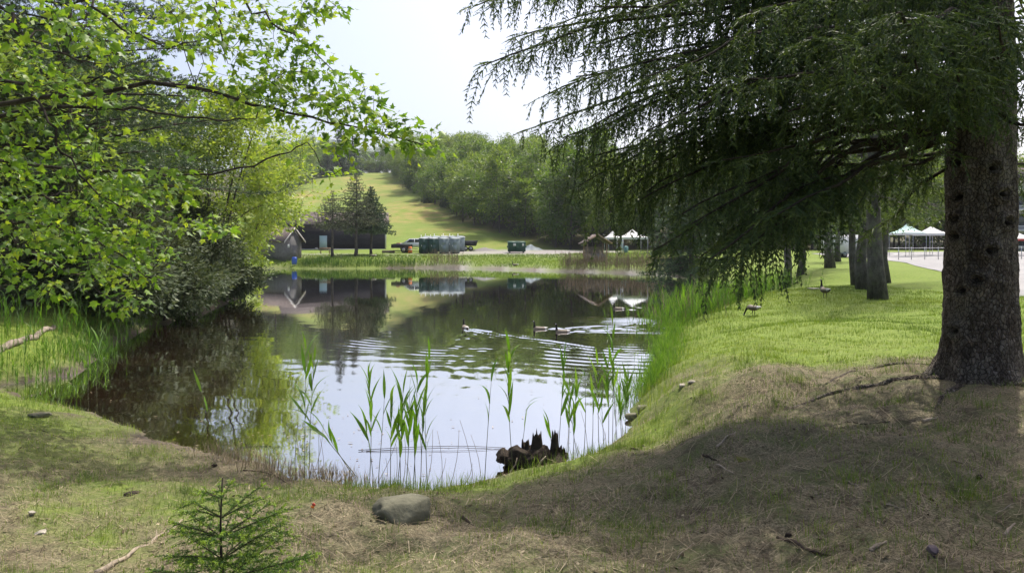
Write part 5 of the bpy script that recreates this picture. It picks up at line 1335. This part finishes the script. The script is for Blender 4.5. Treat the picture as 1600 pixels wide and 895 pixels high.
# trailers
tx_ = (628-800)/FPX*103.5; tr_ = T('utility_trailer', 'black low trailer with a small red cover left of the portable toilets', 'trailer', tx_, 103.5, math.radians(-4))
MB().box((0, 0, .72), (2.7, 1.5, .10)).box((0, -.72, .98), (2.7, .05, .45)).box((0, .72, .98), (2.7, .05, .45)).box((-1.33, 0, .98), (.05, 1.5, .45)).build('bed', m_black, tr_)
for s in (-1, 1): wheel(tr_, .45, s*.86, .42, .42)
MB().box((-.7, 0, 1.02), (.8, .9, .5)).build('load', m_black, tr_); MB().box((-.5, 0, 1.33), (.45, .6, .1)).build('red_cover', m_red, tr_)
MB().tube([(1.35, 0, .6), (2.3, 0, .55)], .05, 6).build('drawbar', m_black, tr_)
od = T('traffic_drum', 'orange plastic drum in front of the black trailer', 'drum', (641-800)/FPX*101.8, 101.8)
MB().tube([(0, 0, .05), (0, 0, .35), (0, 0, .7), (0, 0, .95)], [.30, .27, .25, .20], 12).build('body', m_orange, od, smooth=True); MB().tube([(0, 0, 0), (0, 0, .06)], [.38, .36], 12).build('base', m_tyre, od)
MB().tube([(0, 0, .48), (0, 0, .60)], [.272, .268], 12).build('stripe', m_white, od)
dt = T('dump_trailer', 'black dump trailer right of the portable toilets', 'trailer', (731-800)/FPX*109, 109, math.radians(5))
MB().prism([(-1.25, .75), (1.2, .75), (1.45, 1.55), (-1.35, 1.55)], 'y', -.85, .85).build('box', m_black, dt)
for xr in (-.8, -.2, .4, 1.0): MB().box((xr, -.88, 1.15), (.07, .06, .75)).build('rib', m_black, dt)
for xw in (-.35, .4):
    for s in (-1, 1): wheel(dt, xw, s*.80, .36, .36)
pl = T('pallet', 'low wooden pallet on the gravel at the right end of the barn', 'pallet', (607-800)/FPX*104, 104)
for q in range(5): MB().box((-.7+q*.35, 0, .33), (.28, 1.0, .04)).build('plank', m_wood, pl)
for q in (-.45, 0, .45): MB().box((0, q, .155), (1.7, .1, .31)).build('bearer', m_wood, pl)
# dumpster
dm = T('dumpster', 'green steel dumpster with white stickers on the gravel', 'dumpster', (807-800)/FPX*103, 103, math.radians(4))
MB().prism([(-.8, .14), (.75, .14), (.85, 1.35), (.85, 1.55), (-.95, 1.42), (-.95, 1.2)], 'x', -1.2, 1.2).build('body', m_dump, dm)
for s in (-.6, .6): MB().box((s, -.02, 1.52), (1.14, 1.86, .05), rot=Matrix.Rotation(math.radians(4), 3, 'X')).build('lid', m_dump, dm)
for xr in (-1.15, -.4, .4, 1.15): MB().box((xr, -.90, .75), (.09, .10, 1.1)).build('rib', m_dump, dm)
for s in (-1, 1): MB().box((s*1.28, -.1, .85), (.14, 1.2, .22)).build('fork_pocket', m_dump, dm)
for xr, w in ((-.35, .36), (.82, .26)): MB().box((xr+.02, -.965, 1.13), (w, .012, .34)).build('sticker', m_white, dm)
MB().box((0, -.94, 1.36), (2.5, .12, .1)).build('rim', m_dump, dm)
for s in (-1, 1): MB().box((s*.95, 0, .07), (.12, 1.4, .14)).build('skid', m_black, dm)
# gravel heaps
m_heap = paint('grey_gravel', (.20, .19, .185), .95, .1, var=.35, scale=12, bump=.8)
for px, d, w, h, lab, mt in ((757, 109, 2.6, .55, 'low heap of grey gravel between trailer and dumpster', m_heap), (829, 111, 1.9, .85, 'heap of bluish gravel behind the dumpster', m_grey)):
    x = (px-800)/FPX*d; n = 24; a = np.linspace(0, 6.283, n, endpoint=False); rr = np.linspace(0, 1, 9)
    A, Rr = np.meshgrid(a, rr); X = Rr*w*np.cos(A)*(1+.2*fbm(A*1.5, Rr, 3, 2)); Y = Rr*w*.6*np.sin(A); Z = h*(1-Rr)**1.1*(1+.5*fbm(X*1.5, Y*1.5, 5, 3))-.05
    i = np.arange(8)[:, None]*n; j = np.arange(n)[None]; k = (j+1) % n
    tag(link('gravel_heap', make_mesh('gravel_heap', np.stack([X, Y, Z], -1).reshape(-1, 3), np.stack([i+j, i+n+j, i+n+k, i+k], -1).reshape(-1, 4), [mt], smooth=False), loc=(x, d, gz(x, d))), lab, 'gravel heap')

# kiosk
kx = (930-800)/FPX*83; ki = T('kiosk', 'small wooden kiosk with gabled roof behind the dry reeds', 'kiosk', kx, 83, math.radians(8)); ki.scale = (.85,)*3
for sx in (-1.3, 1.3):
    for sy in (-1, 1): MB().box((sx, sy, 1.2), (.16, .16, 2.4)).build('post', m_tan, ki)
MB().box((0, .9, 1.1), (2.4, .08, 1.7)).build('notice_panel', m_wood, ki); MB().box((0, .0, .5), (2.4, 1.6, 1.0)).build('counter', m_greywood, ki)
MB().prism([(-2.0, 2.25), (0, 3.45), (0, 3.57), (-2.0, 2.37)], 'y', -1.5, 1.5).prism([(2.0, 2.25), (2.0, 2.37), (.001, 3.57), (.001, 3.45)], 'y', -1.5, 1.5).build('roof', m_shing, ki)
for s in (-1, 1): MB().prism([(s*2.02, 2.2), (s*2.02, 2.38), (s*.002, 3.60), (s*.002, 3.42)], 'y', -1.56, -1.502).build('bargeboard', m_tan, ki)

def canopy(px, d, w, peak_py, eave_py, label, mat, valance=None, rz=0.2):
    x = (px-800)/FPX*d; z = gz(x, d); o = T('canopy_tent', label, 'canopy', x, d, rz); ze = EYE-(eave_py-HOR)/FPX*d-z; zp = EYE-(peak_py-HOR)/FPX*d-z
    h = w/2; V = [(-h, -h, ze), (h, -h, ze), (h, h, ze), (-h, h, ze), (0, 0, zp)]
    mids = []; n = 5; P = []; F = []
    # four sagging panels
    for q in range(4):
        a, b = np.array(V[q]), np.array(V[(q+1) % 4]); c = np.array(V[4]); base = len(P)
        for i in range(n):
            s = i/(n-1); row0 = a+(b-a)*0; 
            for j in range(n):
                t = j/(n-1); p = (a*(1-t)+b*t)*(1-s)+c*s; p[2] -= .18*(zp-ze)*math.sin(math.pi*s); P.append(p)
        for i in range(n-1):
            for j in range(n-1): F.append([base+i*n+j, base+i*n+j+1, base+(i+1)*n+j+1, base+(i+1)*n+j])
    link('roof', make_mesh('roof', P, np.array(F), [mat]), o)
    for q in range(4):
        a, b = np.array(V[q]), np.array(V[(q+1) % 4]); dn = np.array([0, 0, -.24])
        link('valance', make_mesh('valance', [a*1.002, b*1.002, b*1.002+dn, a*1.002+dn], np.array([[0, 1, 2, 3]]), [valance or mat]), o)
        MB().tube([(V[q][0]*.98, V[q][1]*.98, 0), (V[q][0]*.98, V[q][1]*.98, ze)], .03, 6).build('pole', m_metal, o)
canopy(957, 92, 1.6, 360, 371, 'small white peaked canopy left of the larger white canopies', m_canvas)
canopy(988, 88, 3.0, 358, 371, 'large white canopy beyond the dry reeds, beside the dark spruce', m_canvas, rz=.1)
canopy(1418, 84, 2.7, 349, 364, 'pale teal canopy at the edge of the parking lot', m_teal, m_white); canopy(1455, 86, 2.7, 353, 365, 'white canopy right of the pale teal one', m_canvas)
canopy(1588, 84, 3.0, 362, 373, 'white canopy with red valance at the far right edge', m_canvas, m_red)
pp = hit(972, 396); po = T('sign_post', 'pale blue post beside the white canopies', 'post', pp[0], pp[1]); MB().box((0, 0, .95), (.13, .13, 1.9)).build('post', m_door, po); MB().box((0, -.08, 1.55), (.35, .03, .3)).build('plate', m_white, po)
tc_ = T('trash_can', 'teal round trash can beside the pale blue post', 'bin', pp[0]+.6, pp[1]+.4); MB().tube([(0, 0, 0), (0, 0, .8)], [.26, .32], 12).build('body', m_tealcan, tc_, smooth=True); MB().tube([(0, 0, .8), (0, 0, .86), (0, 0, .98)], [.34, .33, .12], 12).build('lid', m_tealcan, tc_)
# white boulders below the wood
for q, (px, py) in enumerate(((873, 386), (880, 388), (887, 385), (894, 389), (900, 386))):
    pass
# box trailer, fence, lodge and pole by the lot
bt = T('box_trailer', 'white box trailer beyond the lawn trees', 'trailer', (1318-800)/FPX*84, 84, .15)
MB().box((0, 0, 1.5), (4.2, 2.1, 2.1)).build('body', m_white, bt); MB().box((0, -1.07, .5), (4.0, .05, .12)).build('skirt', m_grey, bt)
for xw in (-.5, .4):
    for s in (-1, 1): wheel(bt, xw, s*.95, .34, .34)
MB().box((1.2, -1.065, 1.35), (.8, .03, 1.6)).build('door', m_white, bt)
fp = [np.array([(px-800)/FPX*70, 70.0, 0]) for px in (1385, 1404, 1424, 1445, 1466, 1487, 1508, 1530, 1552, 1574, 1596, 1618)]
fe = T('rail_fence', 'grey metal rail fence along the far side of the parking lot', 'fence', fp[0][0], 70.0)
for q in fp: MB().tube([(q[0]-fp[0][0], 0, gz(q[0], 70)-gz(fp[0][0], 70)), (q[0]-fp[0][0], 0, gz(q[0], 70)-gz(fp[0][0], 70)+1.25)], .035, 6).build('post', m_metal, fe)
for zz_ in (.55, 1.15): MB().tube([(q[0]-fp[0][0], -.045, gz(q[0], 70)-gz(fp[0][0], 70)+zz_) for q in fp], .022, 5).build('rail', m_metal, fe)
lx = (1585-800)/FPX*104; lo = T('lodge', 'pale grey lodge with balconies at the far right edge', 'building', lx, 104)
MB().box((14, 8, 5), (28, 14, 10)).build('wall', m_concrete, lo)
for fl in range(3):
    MB().box((14, .4, 2.9+fl*2.9), (27.8, 1.6, .22)).build('balcony', m_white, lo)
    for q in range(9):
        w_ = MB().box((1.7+q*3.05, .96, 1.55+fl*2.9), (1.7, .08, 1.7)).build('window', m_glass, lo)
        MB().box((1.7+q*3.05, .93, .65+fl*2.9), (1.9, .1, .1)).build('sill', m_white, w_)
MB().prism([(0, 10), (16.4, 10), (8.2, 12.6)], 'x', -.6, 28.6).build('roof', m_shing, lo)
lp = T('lamp_pole', 'slim grey lamp pole behind the big spruce trunk', 'lamp pole', (1582-800)/FPX*66, 66); MB().tube([(0, 0, 0), (0, 0, 6)], [.09, .06], 8).build('pole', m_metal, lp); MB().tube([(0, 0, 6), (.5, 0, 6.25), (1.1, 0, 6.25)], .04, 6).build('arm', m_metal, lp); MB().box((1.3, 0, 6.22), (.6, .22, .1)).build('lamp_head', m_metal, lp)

# ------------------------------------------------------------------ geese
def goose_mat():
    t = NT('goose_plumage'); c = t.n('ShaderNodeVertexColor', layer_name='plumage').outputs[0]
    tc = t.n('ShaderNodeTexCoord').outputs['Object']; nz = t.noise(t.n('ShaderNodeMapping', {'Vector': tc, 'Scale': (1, 2.5, 2.5)}).outputs[0], 22, 3)
    return t.done(t.bsdf(t.mix(1.0, c, t.ramp(nz, [(.35, (.75,)*3), (.65, (1.0,)*3)]), 'MULTIPLY'), .75, t.bump(nz, .3, .01), .2))
m_goose = goose_mat(); m_leg = paint('goose_leg', (.02, .02, .02), .7)
def goose_body(spine):
    S = np.array(spine, float); n = len(S)
    t = np.linspace(0, n-1, n*4); S2 = np.stack([np.interp(t, np.arange(n), S[:, c]) for c in range(S.shape[1])], -1)
    for _ in range(3): S2[1:-1] = (S2[:-2]+2*S2[1:-1]+S2[2:])/4
    m = len(S2); P = np.stack([S2[:, 0], 0*S2[:, 0], S2[:, 1]], -1); Tn = norm(np.gradient(P, axis=0)); Sd = np.array([0, 1.0, 0]); U = np.cross(Tn, Sd)*-1
    k = 16; a = np.arange(k)/k*6.283
    V = P[:, None]+S2[:, 2][:, None, None]*np.cos(a)[None, :, None]*Sd+S2[:, 3][:, None, None]*np.sin(a)[None, :, None]*U[:, None]
    f = S2[:, 4]
    col = np.zeros((m, k, 3)); up = np.sin(a)[None, :]*np.ones((m, 1))
    body = np.array([.135, .105, .080]); breast = np.array([.22, .19, .15]); white = np.array([.5, .49, .47]); black = np.array([.010, .010, .011])
    for i in range(m):
        for j in range(k):
            u = up[i, j]; g = f[i]
            if g < .5: c_ = black if u > -.2 else white           # tail
            elif g < 1.2: c_ = white if u < .75 else body*.6
            elif g < 3.4: c_ = body*(1.15 if (int(g*9) % 2) else .85) if u > -.35 else breast
            elif g < 4.1: c_ = breast
            elif g < 6.3: c_ = black
            elif g < 7.0: c_ = white if abs(u) < .55 else black
            else: c_ = black
            col[i, j] = c_
    i = np.arange(m-1)[:, None]*k; j = np.arange(k)[None]; q = (j+1) % k
    F = np.stack([i+j, i+q, i+k+q, i+k+j], -1).reshape(-1, 4)
    me = make_mesh('body', V.reshape(-1, 3), F, [m_goose], smooth=True)
    ca = me.color_attributes.new('plumage', 'FLOAT_COLOR', 'POINT'); ca.data.foreach_set('color', np.concatenate([col.reshape(-1, 3), np.ones((m*k, 1))], 1).astype(np.float32).ravel())
    return me
swim = [(-.46, .15, .012, .008, 0), (-.38, .14, .07, .035, .6), (-.27, .115, .135, .085, 1.2), (-.10, .08, .175, .125, 2), (.08, .08, .175, .13, 3), (.20, .11, .135, .125, 3.6), (.265, .18, .08, .085, 4), (.285, .27, .046, .046, 5), (.285, .36, .037, .037, 5.6), (.285, .435, .036, .036, 6), (.31, .485, .042, .044, 6.4), (.35, .50, .039, .036, 6.8), (.39, .495, .020, .017, 7.4), (.44, .487, .009, .007, 8)]
sit = [s[:1]+(s[1]+.02,)+s[2:] for s in swim]
graze = swim[:6]+[(.30, .07, .08, .08, 4), (.38, .0, .046, .046, 5), (.43, -.08, .037, .037, 5.6), (.47, -.16, .036, .036, 6), (.50, -.22, .042, .042, 6.4), (.52, -.27, .036, .035, 6.8), (.535, -.31, .018, .017, 7.4), (.545, -.345, .009, .007, 8)]
gm = goose_body(swim)
for k, (g, lab) in enumerate(zip(GEESE, ('goose swimming away at the point of the wide wake', 'front goose of the pair swimming left on the pond', 'rear goose of the pair swimming left on the pond', 'goose swimming near the reeds at the right of the pond'))):
    o = thing('goose', lab, 'goose', (g[0], g[1], -.045), math.atan2(g[2][1], g[2][0]), 'geese on the pond'); link('body', gm, o); o.scale = (.6,)*3
def legs(o, zb):
    for s in (-1, 1):
        lg = MB(); lg.tube([(-.02, s*.07, zb+.05), (.0, s*.075, zb*.45), (-.01, s*.075, .015)], [.022, .012, .012], 8)
        lg.prism([(-.03, s*.075-.012), (.09, s*.075-.05), (.10, s*.075), (.09, s*.075+.05), (-.03, s*.075+.012)], 'z', .002, .014).build('leg', m_leg, o)
p = hit(1289, 466); o = T('goose', 'goose standing on the lawn left of the leaning trunk, neck raised', 'goose', p[0], p[1], math.radians(100)); sc_ = 28/FPX*p[1]/.86
o.scale = (sc_,)*3; bd = link('body', make_mesh('b', [(0, 0, 0), (1, 0, 0), (0, 1, 0)], np.array([[0, 1, 2]])), o); bd.data = goose_body([(x, z+.30+.06*(x > .2), a, b, c) for (x, z, a, b, c) in swim]); legs(o, .26)
p = hit(1177, 494); o = T('goose', 'goose with lowered head feeding in the grass by the right reed bed', 'goose', p[0], p[1], math.radians(125)); link('body', goose_body([(x, z+.30, a, b, c) for (x, z, a, b, c) in graze]), o); legs(o, .26); o.scale = (.62,)*3
p = hit(583, 404); o = T('goose', 'dark goose on the far bank right of the thin spruces', 'goose', p[0], p[1], math.radians(200)); link('body', goose_body([(x, z+.30, a, b, c) for (x, z, a, b, c) in graze]), o); legs(o, .26)
p = hit(805, 415); o = T('goose', 'goose sitting at the waterline below the dumpster', 'goose', p[0], p[1], math.radians(190)); link('body', gm, o)

# ------------------------------------------------------------------ stones, stump and sticks in the foreground
def rock_mesh(name, size, seed, mat, flat=.0, rough=.3, n=4):
    import bmesh
    bm = bmesh.new(); bmesh.ops.create_icosphere(bm, subdivisions=n, radius=1)
    V = np.array([v.co[:] for v in bm.verts]); F = np.array([[v.index for v in f.verts] for f in bm.faces]); bm.free()
    d = 1+rough*1.3*fbm(V[:, 0]*1.1+seed*3.1+V[:, 2], V[:, 1]*1.1+seed+V[:, 2]*.7, seed, 3)
    V = V*d[:, None]
    rq = np.random.default_rng(seed)
    for _ in range(16):
        nn = norm(rq.normal(0, 1, 3)); of = rq.uniform(.62, .9); ex = V@nn-of; V = V-np.clip(ex, 0, None)[:, None]*nn*.92
    if flat: V[:, 2] = np.where(V[:, 2] > flat, flat+(V[:, 2]-flat)*.25, V[:, 2])
    V = V*(1+.05*fbm(V[:, 0]*5, V[:, 1]*5+V[:, 2]*4, seed+3, 3))[:, None]
    return make_mesh(name, V*np.array(size)/2, F, [mat], smooth=True)
def stone(px, py, w, h, seed, mat, label, name='stone', cat='stone', rz=0, dep=None, flat=.5, sink=.35):
    p = hit(px, py); dep = dep or w*.7
    o = link(name, rock_mesh(name, (w, dep, h), seed, mat, flat), loc=(p[0], p[1], p[2]+h*(.5-sink)), rz=rz); tag(o, label, cat); return o
stone(632, 814, .50, .36, 23, m_rock, 'grey-green flat-topped boulder on the near bank', 'boulder', 'boulder', .2, .44, .55, .30)
for (px, py, w, h, sd_, mt, lab) in ((50, 803, .075, .05, 5, m_rockp, 'white stone on the left grass, upper of two'), (64, 834, .10, .06, 6, m_rockp, 'pale stone on the left grass below the white one'), (1456, 862, .085, .085, 7, m_rockv, 'dark purplish stone in the right foreground'),
        (990, 654, .30, .18, 8, m_rock, 'grey rock at the waterline of the right bank'), (1003, 640, .24, .14, 9, m_rock, 'small rock behind the larger one on the right bank'), (1081, 598, .12, .07, 11, m_rockp, 'small pale stone on the sunlit bank, right of two'), (1066, 604, .14, .08, 12, m_rockp, 'small pale stone on the sunlit bank, left of two'),
        (1530, 748, .05, .06, 13, m_dstick, 'dark cone-like lump right of centre in the right foreground'), (1271, 452, .7, .14, 14, m_rockp, 'flat pale stone left of the standing goose'), (205, 772, .16, .05, 15, m_rot, 'dark clod of mud left of the sapling'), (335, 728, .10, .06, 16, m_rot, 'dark clod at the mud edge above the sapling'),
        (1232, 838, .06, .05, 17, m_rot, 'black clod at the end of the dark root'), (60, 650, .3, .12, 18, m_rock, 'grey rock at the inlet edge on the left')):
    stone(px, py, w, h, sd_, mt, lab, rz=px)
for (px, py, w, lab) in ((888, 836, .20, 'yellow-green moss cushion in the middle foreground'), (1165, 715, .22, 'moss cushion on the root mound before the spruce')):
    stone(px, py, w, .06, px, m_moss, lab, 'moss_cushion', 'moss', 0, w*.8, .3, .72)
# the rotten stump at the water
def stump():
    p = np.array([at(832, 722, 8.75)[0], 8.75, -.02]); r_ = np.random.default_rng(8)
    o = thing('tree_stump', 'black rotten jagged tree stump standing at the near water edge', 'stump', p); o.scale = (.92, .92, .88)
    def lump(c, size, seed):
        m = rock_mesh('lump', size, seed, m_rot, 0, .55, 4); V = np.empty(len(m.vertices)*3, np.float32); m.vertices.foreach_get('co', V); V = V.reshape(-1, 3)
        V = V*(1+.22*vnoise(np.arctan2(V[:, 1], V[:, 0])*9, V[:, 2]*6, seed)+.12*vnoise(V[:, 0]*38, V[:, 1]*38+V[:, 2]*9, seed+2))[:, None]; m.vertices.foreach_set('co', V.astype(np.float32).ravel()); m.update()
        link('lump', m, o, loc=c)
    lump((-.20, .0, .13), (.46, .42, .34), 31); lump((.06, -.03, .12), (.46, .44, .40), 32); lump((.28, .02, .08), (.38, .36, .26), 33); lump((-.36, -.06, .16), (.26, .28, .20), 34)
    def post(x, y, h, r0, lean, seed):
        na, nz = 26, 12; A, S = np.meshgrid(np.arange(na)/na*6.283, np.linspace(0, 1, nz))
        top = h*(1+.30*vnoise(np.arange(na)*1.3, np.zeros(na), seed)-.16*np.abs(np.sin(np.arange(na)*.5+seed)))
        R = r0*(1.15-.45*S)*(1+.45*vnoise(A*4, S*1.5, seed)+.25*vnoise(A*11, S*2, seed+1))
        V = np.stack([x+R*np.cos(A)+lean*S*h, y+R*np.sin(A)*.8, S*top[None]], -1).reshape(-1, 3); V = np.concatenate([V, [[x+lean*h, y, h*.55]]])
        i = np.arange(nz-1)[:, None]*na; j = np.arange(na)[None]; k = (j+1) % na; t = (nz-1)*na
        link('post', make_mesh('post', V, [np.stack([i+j, i+k, i+na+k, i+na+j], -1).reshape(-1, 4), np.array([[t+q, t+(q+1) % na, nz*na] for q in range(na)])], [m_rot]), o)
    post(.04, .0, .50, .080, .04, 3); post(-.06, .05, .36, .065, -.1, 5); post(.26, .0, .50, .055, .06, 9); post(.36, .05, .27, .06, .1, 12)
    MB().tube([(.02, -.27, .0), (.10, -.33, .18), (.16, -.30, .24)], [.02, .014, .006], 6).build('splinter', m_stick, o)
    MB().tube([(-.3, -.24, .0), (-.22, -.27, .12), (-.2, -.25, .2)], [.012, .009, .004], 6).build('splinter', m_stick, o)
stump()
def stick(pxs, r0, r1, mat, label, name='stick', lift=.3, z=None, cat='stick', twigs=()):
    pts = np.array([hit(*q) if z is None else at(q[0], q[1], FPX*(EYE-z)/(q[1]-HOR)) for q in pxs])
    n = 14; t = np.linspace(0, len(pts)-1, n); q = np.stack([np.interp(t, np.arange(len(pts)), pts[:, c]) for c in range(3)], -1)
    for _ in range(2): q[1:-1] = (q[:-2]+2*q[1:-1]+q[2:])/4
    R = np.linspace(r0, r1, n)*(1+.3*vnoise(t*3, t*0, len(label)))
    if z is None: q[:, 2] = np.maximum(ground_z(q[:, 0], q[:, 1])+R*.6, q[:, 2]*0+ground_z(q[:, 0], q[:, 1])+R*.6)
    q[:, :2] += .25*r0*np.stack([vnoise(t*2.3, t*0+1, 2), vnoise(t*2.3, t*0+5, 3)], -1)
    b = q[0].copy(); o = thing(name, label, cat, b)
    MB().tube(q-b, R, 8).build('stem', mat, o, smooth=True)
    for (f, ln_, az) in twigs:
        k = int(f*(n-1)); d = np.array([math.cos(az), math.sin(az), .25]); MB().tube([q[k]-b, q[k]-b+d*ln_*.5, q[k]-b+d*ln_+np.array([0, 0, .01])], [R[k]*.45, R[k]*.3, R[k]*.15], 5).build('twig', mat, o)
stick([(150, 900), (190, 878), (240, 845), (285, 812)], .022, .008, m_stick, 'weathered fallen branch lying left of the sapling', 'fallen_branch', cat='branch', twigs=((.4, .10, 1.2), (.75, .08, 2.0)))
stick([(1215, 842), (1245, 850), (1275, 866), (1312, 872)], .014, .006, m_dstick, 'dark curved root piece in the right foreground')
for pxs, r, mt, lab in (([(1038, 888), (1062, 866), (1085, 848)], .005, m_stick, 'pale straight stick in the lower middle of the foreground'), ([(1314, 737), (1330, 756), (1348, 776)], .005, m_stick, 'pale thin stick on the mound right of centre'), ([(1385, 788), (1400, 793), (1416, 797)], .004, m_stick, 'short pale twig below the thin stick on the right'),
        ([(1360, 862), (1372, 852), (1384, 848)], .014, m_stick, 'chunky pale wood chip in the right foreground'), ([(1570, 838), (1578, 826), (1586, 818)], .013, m_stick, 'tan bark piece at the right edge of the foreground'), ([(1480, 716), (1495, 722), (1508, 726)], .006, m_dstick, 'dark twig right of the moss below the spruce trunk'), ([(1390, 660), (1370, 662), (1345, 664), (1320, 660)], .006, m_dstick, 'dark fallen twig on the bare ground before the spruce'),
        ([(1442, 660), (1455, 656), (1465, 653)], .018, m_stick, 'short brown log piece before the spruce trunk'), ([(1120, 700), (1130, 690), (1150, 676)], .012, m_stick, 'forked pale wood piece on the root mound'), ([(1098, 712), (1110, 716), (1120, 720)], .012, m_dstick, 'dark wood piece on the near slope of the root mound'), ([(985, 702), (1002, 697), (1020, 692)], .010, m_dstick, 'dark stick at the edge of the right-hand shore grass'),
        ([(1120, 728), (1132, 734), (1146, 740)], .012, m_stick, 'grey wood piece below the root mound'), ([(722, 810), (732, 818), (740, 824)], .016, m_dstick, 'dark broken wood bit right of the boulder'), ([(792, 842), (796, 848), (799, 856)], .010, m_stick, 'small pale wood chip in the middle foreground'), ([(1500, 745), (1515, 738), (1530, 730)], .003, m_stick, 'pale straw at the right of the foreground'), ([(1555, 804), (1570, 796), (1584, 788)], .004, m_stick, 'pale twig near the right edge of the foreground'),
        ([(135, 838), (150, 826), (158, 812)], .004, m_stick, 'thin pale twig on the left grass'), ([(470, 742), (520, 735), (555, 740)], .008, m_stick, 'dead reed stem lying on the mud at the near shore'), ([(380, 735), (430, 742), (470, 752)], .006, m_dstick, 'dark twig on the mud left of the near reeds'), ([(60, 672), (85, 680), (100, 686)], .006, m_dstick, 'dark twig on the left grass spit')):
    stick(pxs, r, r*.5, mt, lab)
stick([(560, 703), (640, 698), (720, 696), (790, 699)], .004, .003, m_dstick, 'long thin stick floating left of the stump, upper one', z=.012); stick([(572, 704), (650, 704), (720, 704), (785, 700)], .003, .002, m_dstick, 'long thin stick floating left of the stump, lower one', z=.010)
stick([(-20, 560), (20, 540), (60, 528), (85, 512)], .09, .05, m_wood, 'weathered grey log lying on the left bank under the reeds', 'log', cat='log')
# fallen blossom on a stalk by the boulder
p = hit(490, 797); o = thing('fallen_leaf', 'small orange-red curled leaf standing in the grass left of the boulder', 'leaf', p)
link('blade', rock_mesh('blade', (.034, .022, .040), 4, m_red, 0, .5, 2), o, loc=(0, 0, .045)); link('underside', rock_mesh('underside', (.028, .018, .026), 9, m_orange, 0, .5, 2), o, loc=(-.008, -.006, .028)); MB().tube([(0, 0, -.01), (-.002, 0, .03)], .0025, 5).build('stem', m_stick, o)

# ------------------------------------------------------------------ summer haze
hz = MB().box((0, 250, 38), (1100, 800, 84)).build('haze', None)
hm = bpy.data.materials.new('haze_air'); hm.use_nodes = True; hm.node_tree.nodes.clear()
ho = hm.node_tree.nodes.new('ShaderNodeOutputMaterial'); hv = hm.node_tree.nodes.new('ShaderNodeVolumePrincipled')
hv.inputs['Color'].default_value = (.86, .91, 1.0, 1); hv.inputs['Density'].default_value = .00016; hv.inputs['Anisotropy'].default_value = .3
hm.node_tree.links.new(hv.outputs[0], ho.inputs['Volume']); hz.data.materials.append(hm)
tag(hz, 'thin summer haze in the air over pond and hill', 'haze', kind='stuff')
